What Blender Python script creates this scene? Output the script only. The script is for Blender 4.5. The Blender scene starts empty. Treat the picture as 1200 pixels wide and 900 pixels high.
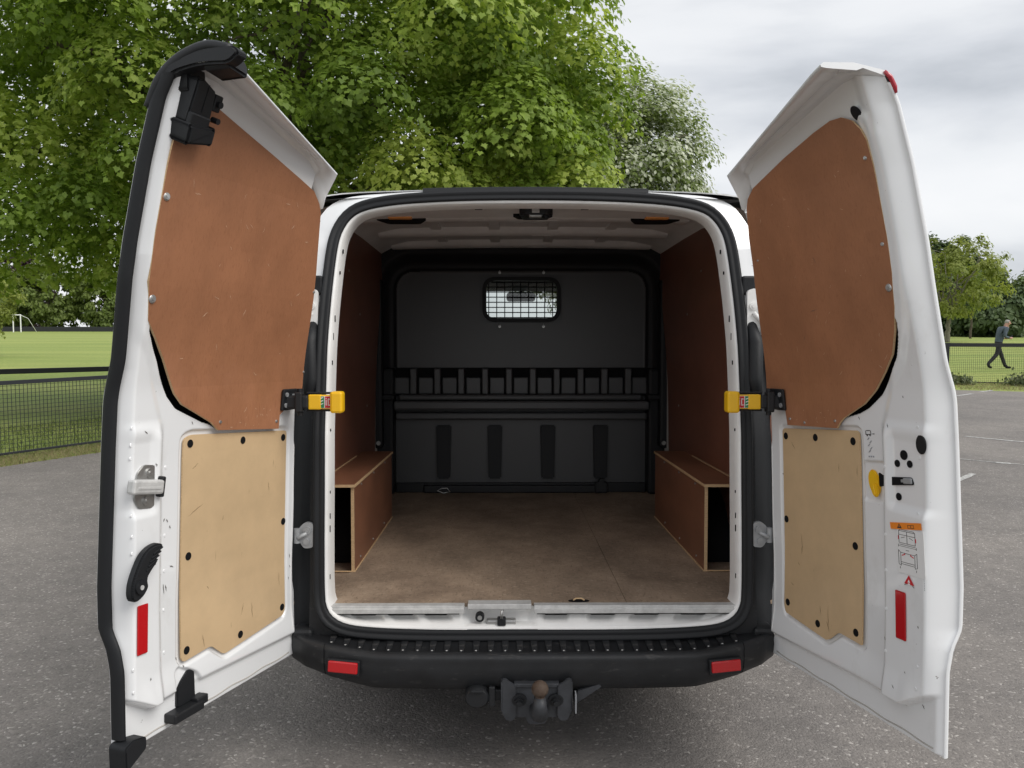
import bpy, bmesh, math, random
import numpy as np
from mathutils import Vector, Matrix, Euler, noise as mnoise
R = math.radians
random.seed(7); rng = np.random.default_rng(7)
SC = bpy.context.scene
COL = SC.collection

# ------------------------------------------------------------------ camera
FLOOR_Z, RAKE = 0.56, R(-1.5)            # height of the load floor at the doors, nose-down rake of the unladen van
VAN_M = Matrix.Translation((0, 0, FLOOR_Z)) @ Matrix.Rotation(RAKE, 4, 'X')
psi, th = math.atan(8/960), math.atan(37/960)
fwd = Vector((math.sin(psi)*math.cos(th), math.cos(psi)*math.cos(th), -math.sin(th)))
rgt = Vector((math.cos(psi), -math.sin(psi), 0)); up = rgt.cross(fwd)
cm = Matrix((rgt, up, -fwd)).transposed().to_4x4(); cm.translation = Vector((-.1, -2.87, .897))
cam = bpy.data.cameras.new('camera'); cam.sensor_width = 36; cam.lens = 28.8; cam.clip_start = .05; cam.clip_end = 2000
co = bpy.data.objects.new('camera', cam); COL.objects.link(co); co.matrix_world = VAN_M @ cm; SC.camera = co

# ------------------------------------------------------------------ light
SUN_EL, SUN_AZ = R(46), R(120)           # behind the camera, to the right, veiled by cloud
sun = bpy.data.lights.new('sun', 'SUN'); sun.energy = 1.5; sun.angle = R(40); sun.color = (1, .965, .91)
so = bpy.data.objects.new('sun', sun); COL.objects.link(so)
sd = Vector((math.sin(SUN_AZ)*math.cos(SUN_EL), math.cos(SUN_AZ)*math.cos(SUN_EL), math.sin(SUN_EL)))
so.rotation_euler = sd.to_track_quat('Z', 'Y').to_euler()
W = bpy.data.worlds.new('World'); SC.world = W; W.use_nodes = True
nt = W.node_tree; nt.nodes.clear()
def N(nt, t, **k):
    n = nt.nodes.new(t)
    for a, v in k.items():
        if a.startswith('i_'):
            n.inputs[a[2:].replace('_', ' ')].default_value = v
        else: setattr(n, a, v)
    return n
sky = N(nt, 'ShaderNodeTexSky', sky_type='NISHITA', sun_disc=False, sun_elevation=SUN_EL, sun_rotation=SUN_AZ)
bg1 = N(nt, 'ShaderNodeBackground', i_Strength=.1); nt.links.new(sky.outputs[0], bg1.inputs[0])
tc = N(nt, 'ShaderNodeTexCoord')
mp = N(nt, 'ShaderNodeMapping'); mp.inputs['Scale'].default_value = (1.1, 1.1, 4.2); mp.inputs['Location'].default_value = (3.3, 1.4, .35)
nt.links.new(tc.outputs['Generated'], mp.inputs[0])
n1 = N(nt, 'ShaderNodeTexNoise', i_Scale=1.25, i_Detail=7., i_Roughness=.5, i_Distortion=.25); nt.links.new(mp.outputs[0], n1.inputs[0])
cr = N(nt, 'ShaderNodeValToRGB')
e = cr.color_ramp.elements
e[0].position = .37; e[0].color = (.30, .318, .345, 1); e[1].position = .68; e[1].color = (.60, .603, .61, 1)
x = e.new(.46); x.color = (.435, .45, .475, 1); x = e.new(.54); x.color = (.535, .545, .56, 1)
nt.links.new(n1.outputs[0], cr.inputs[0])
bg2 = N(nt, 'ShaderNodeBackground', i_Strength=1.); nt.links.new(cr.outputs[0], bg2.inputs[0])
mx = N(nt, 'ShaderNodeMixShader'); mx.inputs[0].default_value = .95
nt.links.new(bg1.outputs[0], mx.inputs[1]); nt.links.new(bg2.outputs[0], mx.inputs[2])
wo = N(nt, 'ShaderNodeOutputWorld'); nt.links.new(mx.outputs[0], wo.inputs[0])
SC.view_settings.view_transform = 'Standard'; SC.view_settings.look = 'None'
SC.view_settings.exposure = 0.72; SC.view_settings.gamma = 1
SC.cycles.max_bounces = 10; SC.cycles.transparent_max_bounces = 12

# ------------------------------------------------------------------ materials
def mat(name, col, rough=.5, metal=0., var=0., vscale=8., bump=0., bscale=60., coat=0., stretch=(1, 1, 1), col2=None, spec=.5, trans=0., emit=None):
    m = bpy.data.materials.new(name); m.use_nodes = True
    t = m.node_tree; b = t.nodes['Principled BSDF']
    b.inputs['Base Color'].default_value = (*col, 1); b.inputs['Roughness'].default_value = rough
    b.inputs['Metallic'].default_value = metal; b.inputs['Coat Weight'].default_value = coat
    b.inputs['Coat Roughness'].default_value = .04
    b.inputs['Specular IOR Level'].default_value = spec
    if var or bump or col2:
        c = N(t, 'ShaderNodeTexCoord'); mp = N(t, 'ShaderNodeMapping'); mp.inputs['Scale'].default_value = stretch
        t.links.new(c.outputs['Object'], mp.inputs[0])
    if var or col2:
        n = N(t, 'ShaderNodeTexNoise', i_Scale=vscale, i_Detail=6., i_Roughness=.65); t.links.new(mp.outputs[0], n.inputs[0])
        r = N(t, 'ShaderNodeValToRGB'); q = r.color_ramp.elements
        c2 = col2 or tuple(x*(1-var) for x in col); c1 = col if col2 else tuple(min(1, x*(1+var*.6)) for x in col)
        q[0].position = .35; q[0].color = (*c2, 1); q[1].position = .65; q[1].color = (*c1, 1)
        t.links.new(n.outputs[0], r.inputs[0]); t.links.new(r.outputs[0], b.inputs['Base Color'])
    if bump:
        n = N(t, 'ShaderNodeTexNoise', i_Scale=bscale, i_Detail=4.); t.links.new(mp.outputs[0], n.inputs[0])
        bp = N(t, 'ShaderNodeBump', i_Strength=bump, i_Distance=.002); t.links.new(n.outputs[0], bp.inputs['Height'])
        t.links.new(bp.outputs[0], b.inputs['Normal'])
    return m

def add_marks(m, base_socket_col, scale, stretch, lo, hi, col, amount=1., detail=8.):
    """scatter fine scuffs of another colour over a material's base colour"""
    t = m.node_tree; b = t.nodes['Principled BSDF']
    c = N(t, 'ShaderNodeTexCoord'); mp = N(t, 'ShaderNodeMapping'); mp.inputs['Scale'].default_value = stretch
    t.links.new(c.outputs['Object'], mp.inputs[0])
    n = N(t, 'ShaderNodeTexNoise', i_Scale=scale, i_Detail=detail, i_Roughness=.7); t.links.new(mp.outputs[0], n.inputs[0])
    mr = N(t, 'ShaderNodeMapRange'); mr.inputs[1].default_value = lo; mr.inputs[2].default_value = hi; mr.inputs[4].default_value = amount
    t.links.new(n.outputs[0], mr.inputs[0])
    x = N(t, 'ShaderNodeMix', data_type='RGBA'); x.inputs[7].default_value = (*col, 1)
    src = b.inputs['Base Color']
    if src.is_linked: t.links.new(src.links[0].from_socket, x.inputs[6])
    else: x.inputs[6].default_value = src.default_value
    t.links.new(mr.outputs[0], x.inputs[0]); t.links.new(x.outputs[2], src)

M = {}
M['white'] = mat('white_paint', (.83, .84, .85), .22, coat=1., bump=.03, bscale=10)
add_marks(M['white'], None, 5, (1, 1, .6), .58, .80, (.52, .50, .46), .35)
add_marks(M['white'], None, 55, (1, 1, 1), .735, .76, (.16, .14, .12), .8, 3.)
add_marks(M['white'], None, 20, (4, 4, .8), .72, .76, (.35, .34, .33), .6, 4.)
M['white_in'] = mat('white_primer_paint', (.84, .835, .82), .45, var=.08, vscale=5)
M['rubber'] = mat('black_rubber', (.011, .012, .014), .55, bump=.2, spec=.35, bscale=120)
M['plastic'] = mat('black_grained_plastic', (.012, .013, .015), .50, spec=.4, bump=.15, bscale=400)
M['bumper'] = mat('weathered_black_plastic', (.016, .017, .019), .48, spec=.4, var=.3, vscale=9, bump=.12, bscale=300)
add_marks(M['bumper'], None, 14, (1, 3, 3), .58, .75, (.11, .105, .10), .6)
M['bulk'] = mat('charcoal_plastic', (.074, .076, .079), .38, bump=.10, bscale=500)
M['dark'] = mat('dark_parts_and_cavity_shade', (.006, .006, .007), .8, spec=.2)  # near-black for dark parts; also stands in for shade in cavities
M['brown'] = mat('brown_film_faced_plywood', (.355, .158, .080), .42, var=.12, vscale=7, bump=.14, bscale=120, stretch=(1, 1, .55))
add_marks(M['brown'], None, 11, (2.5, 2.5, 2.5), .66, .72, (.58, .33, .20), .55)
add_marks(M['brown'], None, 60, (3.5, 3.5, .45), .52, .72, (.22, .085, .042), .6)
add_marks(M['brown'], None, 3.2, (1, 1, 1), .55, .75, (.43, .20, .115), .5)
add_marks(M['brown'], None, 26, (.5, .5, 4.), .715, .74, (.60, .40, .27), .5)
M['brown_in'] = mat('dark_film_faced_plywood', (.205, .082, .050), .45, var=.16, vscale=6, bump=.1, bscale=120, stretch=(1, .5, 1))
M['boxbrown'] = mat('brown_box_plywood', (.25, .108, .060), .45, var=.18, vscale=7, bump=.1, bscale=100, stretch=(1, .4, 1))
M['ply_edge'] = mat('raw_plywood_edge', (.62, .43, .24), .7, var=.2, vscale=60, stretch=(1, 1, 6))
M['tan'] = mat('tan_hardboard', (.605, .435, .255), .42, var=.10, vscale=4, bump=.05, bscale=90)
add_marks(M['tan'], None, 14, (4.5, 4.5, .6), .645, .70, (.30, .19, .10), .7)
add_marks(M['tan'], None, 7, (1, 1, 1.6), .62, .75, (.66, .47, .27), .5)
M['alu'] = mat('aluminium_trim', (.60, .60, .59), .5, metal=.25, var=.15, vscale=30)
M['steel'] = mat('zinc_steel', (.50, .50, .49), .38, metal=.85, var=.15, vscale=30)
M['grey'] = mat('grey_cast_metal', (.36, .37, .38), .5, metal=.3, var=.15, vscale=20)
M['yellow'] = mat('yellow_plastic', (.86, .50, .010), .35)
M['red'] = mat('red_reflector', (.50, .008, .012), .22, coat=.6)
M['redlamp'] = mat('red_lamp_plastic', (.45, .01, .03), .15, coat=1)
M['print_white'] = mat('white_print', (.80, .80, .80), .5)
M['print_red'] = mat('red_print', (.60, .02, .03), .5)
M['print_green'] = mat('green_print', (.02, .22, .08), .5)
M['print_orange'] = mat('orange_print', (.85, .25, .02), .5)
M['print_black'] = mat('black_print', (.03, .03, .03), .5)
M['print_grey'] = mat('grey_print', (.30, .31, .33), .5)
M['rust'] = mat('rusty_steel', (.060, .034, .021), .7, metal=.2, col2=(.11, .08, .06), vscale=40)
M['towgrey'] = mat('dark_grey_powder_coat', (.038, .041, .047), .5, var=.3, vscale=20)
M['amber'] = mat('amber_lens', (.80, .32, .08), .3)
M['tyre'] = mat('tyre_rubber', (.02, .02, .02), .8)
M['fence'] = mat('black_fence_paint', (.018, .019, .024), .5)
M['bark'] = mat('bark', (.105, .085, .065), .9, var=.4, vscale=10, bump=.8, bscale=20, stretch=(1, 1, .3))
M['palebark'] = mat('pale_bark', (.20, .185, .145), .9, var=.3, vscale=10)
M['shirt'] = mat('slate_blue_jacket', (.075, .10, .13), .8, var=.3, vscale=10)
M['trousers'] = mat('black_trousers', (.012, .012, .016), .8)
M['skin'] = mat('skin', (.48, .27, .20), .5)
M['hair'] = mat('grey_hair', (.35, .33, .31), .7)
M['lining'] = mat('cab_headlining', (.05, .05, .052), .9)

# worn plywood floor
m = mat('worn_plywood_floor', (.335, .250, .180), .60, var=.36, vscale=2.6, bump=.15, bscale=60, stretch=(1.3, .8, 1)); M['floor'] = m
add_marks(m, None, 34, (3.4, .8, 1), .53, .66, (.14, .098, .066), .75)
add_marks(m, None, 40, (.9, 2.6, 1), .55, .64, (.52, .42, .32), .75)
add_marks(m, None, 2.2, (1, 1, 1), .50, .68, (.13, .09, .065), .65)

# white stamped steel lit through glass
g = bpy.data.materials.new('windscreen_glass'); g.use_nodes = True; t = g.node_tree; t.nodes.clear()
tr = N(t, 'ShaderNodeBsdfTransparent'); tr.inputs[0].default_value = (.93, .95, .94, 1); gl = N(t, 'ShaderNodeBsdfGlossy', i_Roughness=.02)
mm = N(t, 'ShaderNodeMixShader'); mm.inputs[0].default_value = .06
t.links.new(tr.outputs[0], mm.inputs[1]); t.links.new(gl.outputs[0], mm.inputs[2])
o_ = N(t, 'ShaderNodeOutputMaterial'); t.links.new(mm.outputs[0], o_.inputs[0]); M['glass'] = g

# asphalt: grey-brown binder with pale and dark chippings
m = bpy.data.materials.new('asphalt'); m.use_nodes = True; t = m.node_tree; b = t.nodes['Principled BSDF']; M['asphalt'] = m
c = N(t, 'ShaderNodeTexCoord')
v = N(t, 'ShaderNodeTexVoronoi', i_Scale=105., i_Randomness=1.); nz = N(t, 'ShaderNodeTexNoise', i_Scale=25., i_Detail=5.)
wv = N(t, 'ShaderNodeVectorMath', operation='MULTIPLY_ADD'); wv.inputs[1].default_value = (.03, .03, 0)
t.links.new(c.outputs['Object'], nz.inputs[0]); t.links.new(nz.outputs['Color'], wv.inputs[0]); t.links.new(c.outputs['Object'], wv.inputs[2])
t.links.new(wv.outputs[0], v.inputs[0])
big = N(t, 'ShaderNodeTexNoise', i_Scale=.55, i_Detail=5., i_Roughness=.6); t.links.new(c.outputs['Object'], big.inputs[0])
mid = N(t, 'ShaderNodeTexNoise', i_Scale=7., i_Detail=6., i_Roughness=.7); t.links.new(c.outputs['Object'], mid.inputs[0])
sx = N(t, 'ShaderNodeSeparateColor'); t.links.new(v.outputs['Color'], sx.inputs[0])
r1 = N(t, 'ShaderNodeValToRGB'); q = r1.color_ramp.elements
q[0].position = 0.; q[0].color = (.150, .141, .136, 1); q[1].position = 1.; q[1].color = (.46, .44, .42, 1)
for p_, c_ in ((.10, (.185, .172, .163)), (.50, (.204, .190, .180)), (.90, (.226, .211, .200)), (.965, (.31, .292, .276))):
    k_ = q.new(p_); k_.color = (*c_, 1)
t.links.new(sx.outputs[0], r1.inputs[0])
r2 = N(t, 'ShaderNodeValToRGB'); q = r2.color_ramp.elements; q[0].position = .30; q[0].color = (.74, .73, .73, 1); q[1].position = .68; q[1].color = (1.16, 1.13, 1.09, 1)
t.links.new(big.outputs[0], r2.inputs[0])
r3 = N(t, 'ShaderNodeValToRGB'); q = r3.color_ramp.elements; q[0].position = .33; q[0].color = (.86, .86, .86, 1); q[1].position = .62; q[1].color = (1.06, 1.06, 1.06, 1)
t.links.new(mid.outputs[0], r3.inputs[0])
x1 = N(t, 'ShaderNodeMix', data_type='RGBA', blend_type='MULTIPLY'); x1.inputs[0].default_value = 1
x2 = N(t, 'ShaderNodeMix', data_type='RGBA', blend_type='MULTIPLY'); x2.inputs[0].default_value = 1
t.links.new(r1.outputs[0], x1.inputs[6]); t.links.new(r2.outputs[0], x1.inputs[7]); t.links.new(x1.outputs[2], x2.inputs[6]); t.links.new(r3.outputs[0], x2.inputs[7])
t.links.new(x2.outputs[2], b.inputs['Base Color']); b.inputs['Roughness'].default_value = .85
add_h = N(t, 'ShaderNodeMath', operation='ADD'); t.links.new(sx.outputs[0], add_h.inputs[0])
mh = N(t, 'ShaderNodeMath', operation='MULTIPLY'); mh.inputs[1].default_value = 1.6; t.links.new(mid.outputs[0], mh.inputs[0]); t.links.new(mh.outputs[0], add_h.inputs[1])
dist = N(t, 'ShaderNodeMath', operation='MULTIPLY_ADD'); dist.inputs[1].default_value = -1.2; t.links.new(v.outputs['Distance'], dist.inputs[0]); t.links.new(add_h.outputs[0], dist.inputs[2])
bp = N(t, 'ShaderNodeBump', i_Strength=.42, i_Distance=.007); t.links.new(dist.outputs[0], bp.inputs['Height']); t.links.new(bp.outputs[0], b.inputs['Normal'])

def leafmat(name, c1, c2, c3, tr=.45, rough=.55):
    m = bpy.data.materials.new(name); m.use_nodes = True; t = m.node_tree; b = t.nodes['Principled BSDF']
    a = N(t, 'ShaderNodeAttribute', attribute_name='leafvar')
    r = N(t, 'ShaderNodeValToRGB'); q = r.color_ramp.elements
    q[0].color = (*c1, 1); q[1].color = (*c3, 1); k = q.new(.5); k.color = (*c2, 1)
    t.links.new(a.outputs['Fac'], r.inputs[0]); t.links.new(r.outputs[0], b.inputs['Base Color']); b.inputs['Roughness'].default_value = rough
    b.inputs['Specular IOR Level'].default_value = .35
    d = N(t, 'ShaderNodeBsdfTranslucent'); x = N(t, 'ShaderNodeMixShader'); x.inputs[0].default_value = tr
    hs = N(t, 'ShaderNodeHueSaturation', i_Value=1.35, i_Saturation=1.1); t.links.new(r.outputs[0], hs.inputs['Color']); t.links.new(hs.outputs[0], d.inputs[0])
    o = t.nodes['Material Output']; t.links.new(b.outputs[0], x.inputs[1]); t.links.new(d.outputs[0], x.inputs[2]); t.links.new(x.outputs[0], o.inputs[0])
    return m
M['maple'] = leafmat('maple_leaf', (.120, .190, .030), (.255, .355, .062), (.47, .54, .130), .42)
M['hawleaf'] = leafmat('hawthorn_leaf', (.13, .18, .05), (.19, .25, .07), (.25, .31, .09), .4)
M['blossom'] = leafmat('white_blossom', (.46, .50, .36), (.60, .63, .50), (.72, .74, .63), .35)
M['farleaf'] = leafmat('far_leaf', (.125, .175, .045), (.185, .24, .065), (.25, .31, .09), .45)
M['yelleaf'] = leafmat('young_leaf', (.17, .21, .05), (.24, .28, .065), (.33, .36, .10), .45)
M['evergreen'] = leafmat('dark_evergreen_leaf', (.050, .080, .030), (.075, .115, .038), (.115, .16, .055), .25)
M['copper'] = leafmat('copper_leaf', (.045, .028, .032), (.06, .037, .04), (.085, .05, .05), .2)
M['dry'] = leafmat('dry_grass', (.22, .19, .10), (.33, .28, .15), (.15, .20, .06), .3)
M['shrubleaf'] = leafmat('grey_green_leaf', (.07, .095, .04), (.12, .145, .07), (.20, .21, .12), .3)

# grass
m = bpy.data.materials.new('grass'); m.use_nodes = True; t = m.node_tree; b = t.nodes['Principled BSDF']; M['grass'] = m
c = N(t, 'ShaderNodeTexCoord'); mp = N(t, 'ShaderNodeMapping'); mp.inputs['Scale'].default_value = (.10, 1., 1.); t.links.new(c.outputs['Object'], mp.inputs[0])
n1 = N(t, 'ShaderNodeTexNoise', i_Scale=.35, i_Detail=6., i_Roughness=.65); t.links.new(mp.outputs[0], n1.inputs[0])
n2 = N(t, 'ShaderNodeTexNoise', i_Scale=14., i_Detail=6., i_Roughness=.75); t.links.new(c.outputs['Object'], n2.inputs[0])
r1 = N(t, 'ShaderNodeValToRGB'); q = r1.color_ramp.elements; q[0].position = .35; q[0].color = (.22, .30, .060, 1); q[1].position = .68; q[1].color = (.37, .42, .11, 1)
t.links.new(n1.outputs[0], r1.inputs[0])
r2 = N(t, 'ShaderNodeValToRGB'); q = r2.color_ramp.elements; q[0].position = .3; q[0].color = (.55, .58, .5, 1); q[1].position = .7; q[1].color = (1.2, 1.15, 1.15, 1)
t.links.new(n2.outputs[0], r2.inputs[0])
x1 = N(t, 'ShaderNodeMix', data_type='RGBA', blend_type='MULTIPLY'); x1.inputs[0].default_value = 1
t.links.new(r1.outputs[0], x1.inputs[6]); t.links.new(r2.outputs[0], x1.inputs[7]); t.links.new(x1.outputs[2], b.inputs['Base Color']); b.inputs['Roughness'].default_value = .9
bp = N(t, 'ShaderNodeBump', i_Strength=.8, i_Distance=.03); t.links.new(n2.outputs[0], bp.inputs['Height']); t.links.new(bp.outputs[0], b.inputs['Normal'])
m = mat('road_paint', (.62, .62, .60), .7, col2=(.19, .18, .172), vscale=26, bump=.3, bscale=80); M['paint'] = m

# ------------------------------------------------------------------ helpers
def link(o, parent=None):
    COL.objects.link(o)
    if parent is not None: o.parent = parent
    return o
def tag(o, label=None, cat=None, group=None, kind=None):
    for k, v in (('label', label), ('category', cat), ('group', group), ('kind', kind)):
        if v: o[k] = v
    return o
def empty(name, loc=(0, 0, 0), rz=0.):
    o = bpy.data.objects.new(name, None); o.location = loc; o.rotation_euler = (0, 0, rz); o.empty_display_size = .2
    return link(o)

class MB:
    """collects shapes, then links them as ONE mesh object"""
    def __init__(s): s.v = []; s.f = []; s.m = []; s.sm = []
    def add(s, vs, fs, mi=0, smooth=False):
        k = len(s.v); s.v += [tuple(p) for p in vs]
        s.f += [tuple(i+k for i in f) for f in fs]; s.m += [mi]*len(fs); s.sm += [smooth]*len(fs)
        return s
    def bm(s, bm, mi=0, smooth=False):
        bm.verts.ensure_lookup_table()
        for i, v in enumerate(bm.verts): v.index = i
        s.add([v.co[:] for v in bm.verts], [[v.index for v in f.verts] for f in bm.faces], mi, smooth); bm.free(); return s
    def box(s, lo, hi, bev=0., mi=0, seg=2, mtx=None):
        b = bmesh.new(); bmesh.ops.create_cube(b, size=1.)
        for v in b.verts:
            v.co = Vector([lo[i] + (v.co[i]+.5)*(hi[i]-lo[i]) for i in range(3)])
        if bev: bmesh.ops.bevel(b, geom=b.edges[:], offset=bev, segments=seg, affect='EDGES', profile=.5)
        if mtx is not None: bmesh.ops.transform(b, matrix=mtx, verts=b.verts)
        return s.bm(b, mi)
    def cyl(s, p0, p1, r0, r1=None, n=16, mi=0, caps=True, bev=0.):
        r1 = r0 if r1 is None else r1
        p0 = Vector(p0); p1 = Vector(p1); d = (p1-p0).normalized()
        a = d.orthogonal().normalized(); bb = d.cross(a)
        rings = [(p0, r0), (p1, r1)] if not bev else [(p0, r0-bev), (p0+d*bev, r0), (p1-d*bev, r1), (p1, r1-bev)]
        vs = []; fs = []
        for p, r in rings:
            vs += [p + (a*math.cos(2*math.pi*i/n)+bb*math.sin(2*math.pi*i/n))*r for i in range(n)]
        for k in range(len(rings)-1):
            fs += [(k*n+i, k*n+(i+1) % n, (k+1)*n+(i+1) % n, (k+1)*n+i) for i in range(n)]
        s.add(vs, fs, mi, True)
        if caps:
            k = len(rings)-1
            s.add(vs[:n], [tuple(reversed(range(n)))], mi); s.add(vs[k*n:], [tuple(range(n))], mi)
        return s
    def tube(s, pts, rad, n=8, mi=0, closed=False, smooth=True):
        pts = [Vector(p) for p in pts]; rs = rad if hasattr(rad, '__len__') else [rad]*len(pts)
        vs = []; fs = []; L = len(pts); pa = None
        for i, p in enumerate(pts):
            d = (pts[(i+1) % L]-pts[i-1]) if closed else (pts[min(i+1, L-1)]-pts[max(i-1, 0)])
            d.normalize()
            pa = d.orthogonal().normalized() if pa is None else (pa-d*pa.dot(d)).normalized()
            q = d.cross(pa)
            vs += [p+(pa*math.cos(2*math.pi*k/n)+q*math.sin(2*math.pi*k/n))*rs[i] for k in range(n)]
        for i in range(L if closed else L-1):
            j = (i+1) % L
            fs += [(i*n+k, i*n+(k+1) % n, j*n+(k+1) % n, j*n+k) for k in range(n)]
        if not closed: fs += [tuple(reversed(range(n))), tuple((L-1)*n+k for k in range(n))]
        return s.add(vs, fs, mi, smooth)
    def sphere(s, c, r, mi=0, u=16, v=10, sc=(1, 1, 1)):
        b = bmesh.new(); bmesh.ops.create_uvsphere(b, u_segments=u, v_segments=v, radius=r)
        for w in b.verts: w.co = Vector((w.co.x*sc[0], w.co.y*sc[1], w.co.z*sc[2]))+Vector(c)
        return s.bm(b, mi, True)
    def grid(s, P, mi=0, smooth=True, closed_u=False):
        """P[i][j] rows of points -> quads"""
        n = len(P); k = len(P[0]); vs = [p for r in P for p in r]; fs = []
        for i in range(n-1):
            for j in range(k if closed_u else k-1):
                j2 = (j+1) % k
                fs.append((i*k+j, i*k+j2, (i+1)*k+j2, (i+1)*k+j))
        return s.add(vs, fs, mi, smooth)
    def prism(s, poly, y0, y1, axis=1, mi=0, mi_side=None, bev=0.):
        """polygon in the two other axes, extruded along axis"""
        def pt(p, y): return (y, p[0], p[1]) if axis == 0 else ((p[0], y, p[1]) if axis == 1 else (p[0], p[1], y))
        n = len(poly); vs = [pt(p, y0) for p in poly]+[pt(p, y1) for p in poly]
        if bev:
            b = bmesh.new(); bv = [b.verts.new(v) for v in vs]
            b.faces.new(bv[:n]); b.faces.new(list(reversed(bv[n:])))
            for i in range(n): b.faces.new((bv[i], bv[n+i], bv[n+(i+1) % n], bv[(i+1) % n]))
            bmesh.ops.recalc_face_normals(b, faces=b.faces)
            bmesh.ops.bevel(b, geom=b.edges[:], offset=bev, segments=2, affect='EDGES')
            return s.bm(b, mi)
        s.add(vs, [tuple(range(n)), tuple(reversed(range(n, 2*n)))], mi)
        return s.add(vs, [(i, n+i, n+(i+1) % n, (i+1) % n) for i in range(n)], mi if mi_side is None else mi_side)
    def mesh(s, name, mats):
        me = bpy.data.meshes.new(name); me.from_pydata(s.v, [], s.f)
        for q in (mats if isinstance(mats, (list, tuple)) else [mats]): me.materials.append(q)
        me.polygons.foreach_set('material_index', s.m); me.polygons.foreach_set('use_smooth', s.sm)
        b = bmesh.new(); b.from_mesh(me); bmesh.ops.recalc_face_normals(b, faces=b.faces); b.to_mesh(me); b.free()
        me.update(); return me
    def build(s, name, mats, parent=None):
        return link(bpy.data.objects.new(name, s.mesh(name, mats)), parent)

def spline(pts, n, closed=False):
    """Catmull-Rom through pts, n samples evenly by arc length"""
    P = np.array(pts, float); L = len(P); out = []
    segs = L if closed else L-1
    for i in range(segs):
        p0 = P[(i-1) % L] if closed or i > 0 else 2*P[0]-P[1]
        p1 = P[i]; p2 = P[(i+1) % L]
        p3 = P[(i+2) % L] if closed or i+2 < L else 2*P[-1]-P[-2]
        for k in range(20):
            t = k/20
            out.append(.5*((2*p1)+(-p0+p2)*t+(2*p0-5*p1+4*p2-p3)*t*t+(-p0+3*p1-3*p2+p3)*t**3))
    out.append(P[0] if closed else P[-1]); out = np.array(out)
    d = np.concatenate([[0], np.cumsum(np.linalg.norm(np.diff(out, axis=0), axis=1))])
    s = np.linspace(0, d[-1], n+1 if closed else n)
    r = np.stack([np.interp(s, d, out[:, k]) for k in range(P.shape[1])], 1)
    return r[:-1] if closed else r
def sstep(a, b, x):
    t = np.clip((np.asarray(x, float)-a)/(b-a), 0, 1); return t*t*(3-2*t)
def sdf(poly, U, V):
    """signed distance to polygon, negative inside"""
    poly = np.array(poly, float); d = np.full(U.shape, 1e9); ins = np.zeros(U.shape, bool)
    for a, b in zip(poly, np.roll(poly, -1, 0)):
        e = b-a; w0 = U-a[0]; w1 = V-a[1]; t = np.clip((w0*e[0]+w1*e[1])/(e@e+1e-12), 0, 1)
        d = np.minimum(d, (w0-t*e[0])**2+(w1-t*e[1])**2)
        c = (a[1] > V) != (b[1] > V)
        with np.errstate(divide='ignore', invalid='ignore'):
            ins ^= c & (U < (b[0]-a[0])*(V-a[1])/(b[1]-a[1]+1e-15)+a[0])
    return np.where(ins, -1, 1)*np.sqrt(d)
def roundpoly(pts, r, n=5):
    out = []; L = len(pts)
    for i in range(L):
        p = Vector(pts[i]); a = Vector(pts[i-1])-p; b = Vector(pts[(i+1) % L])-p
        k = min(r, a.length*.45, b.length*.45); a = p+a.normalized()*k; b = p+b.normalized()*k
        for j in range(n+1):
            t = j/n; out.append(tuple(a*(1-t)**2+p*2*t*(1-t)+b*t*t))
    return out
def rect(cx, cz, w, h): return [(cx-w/2, cz-h/2), (cx+w/2, cz-h/2), (cx+w/2, cz+h/2), (cx-w/2, cz+h/2)]

# ================================================================== GROUND
def terr(x, y):
    y = np.asarray(y, float)
    z = np.interp(y, [-60, 19, 22, 26.2, 57, 108, 130, 700], [0, 0, .03, .20, .85, 1.50, 1.56, 1.6])
    return z
xs = np.concatenate([np.linspace(-600, -60, 8), np.linspace(-50, 50, 34), np.linspace(60, 600, 8)])
ys = np.concatenate([np.linspace(-60, 18, 10), np.linspace(19, 30, 8), np.linspace(35, 130, 16), np.linspace(160, 700, 8)])
g_ = MB(); g_.grid([[(x, y, float(terr(x, y))-.006) for x in xs] for y in ys])
tag(g_.build('lawn', M['grass']), kind='structure')
# car park: a turned rectangle of asphalt, 4 mm proud of the earth under it
lf0, lfd = Vector((-6.2, 6.80)), Vector((.46, .888)); rf0, rfd = Vector((12.72, 20.95)), Vector((.93, -.36))
V2 = Vector
edge_l = [lf0-lfd*30+V2((.50, -.25)), lf0+V2((.50, -.25)), lf0+lfd*14+V2((.50, -.25))]
ap = [(-30, -50), (45, -50)]
ap += [(40., 6.2), (13.03, 17.72), (11.63, 18.33)]
ap += [(3., 21.5)] + [tuple(p) for p in reversed(edge_l)]
a_ = MB(); a_.add([(x, y, 0.0) for x, y in ap], [tuple(range(len(ap)))])
tag(a_.build('car_park_asphalt', M['asphalt']), kind='structure')
# worn bay markings
mk = MB()
def stripe(p, q, w, z=.004):
    p = V2(p); q = V2(q); d = (q-p).normalized(); n = V2((-d.y, d.x))*w/2; L = (q-p).length; k = max(2, int(L/.12)); top = []; bot = []
    for i in range(k+1):
        c = p+d*L*i/k; top.append((*(c+n*(1+random.uniform(-.25, .15))), z)); bot.append((*(c-n*(1+random.uniform(-.25, .15))), z))
    mk.grid([top, bot], smooth=False)
for p, q, w in (((10.6, 16.4), (11.33, 17.05), .11), ((11.9, 17.65), (12.5, 18.2), .11), ((4.1, 5.0), (4.93, 5.83), .07),
                ((5.35, 6.86), (5.62, 6.58), .035), ((5.58, 6.6), (5.75, 6.5), .09), ((5.75, 6.5), (6.3, 6.1), .03), ((6.6, 8.95), (7.1, 8.3), .09), ((7.3, 8.2), (9., 6.5), .09), ((13., 18.6-2.2), (15, 18.2-2.2), .1)):
    stripe(p, q, w)
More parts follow.
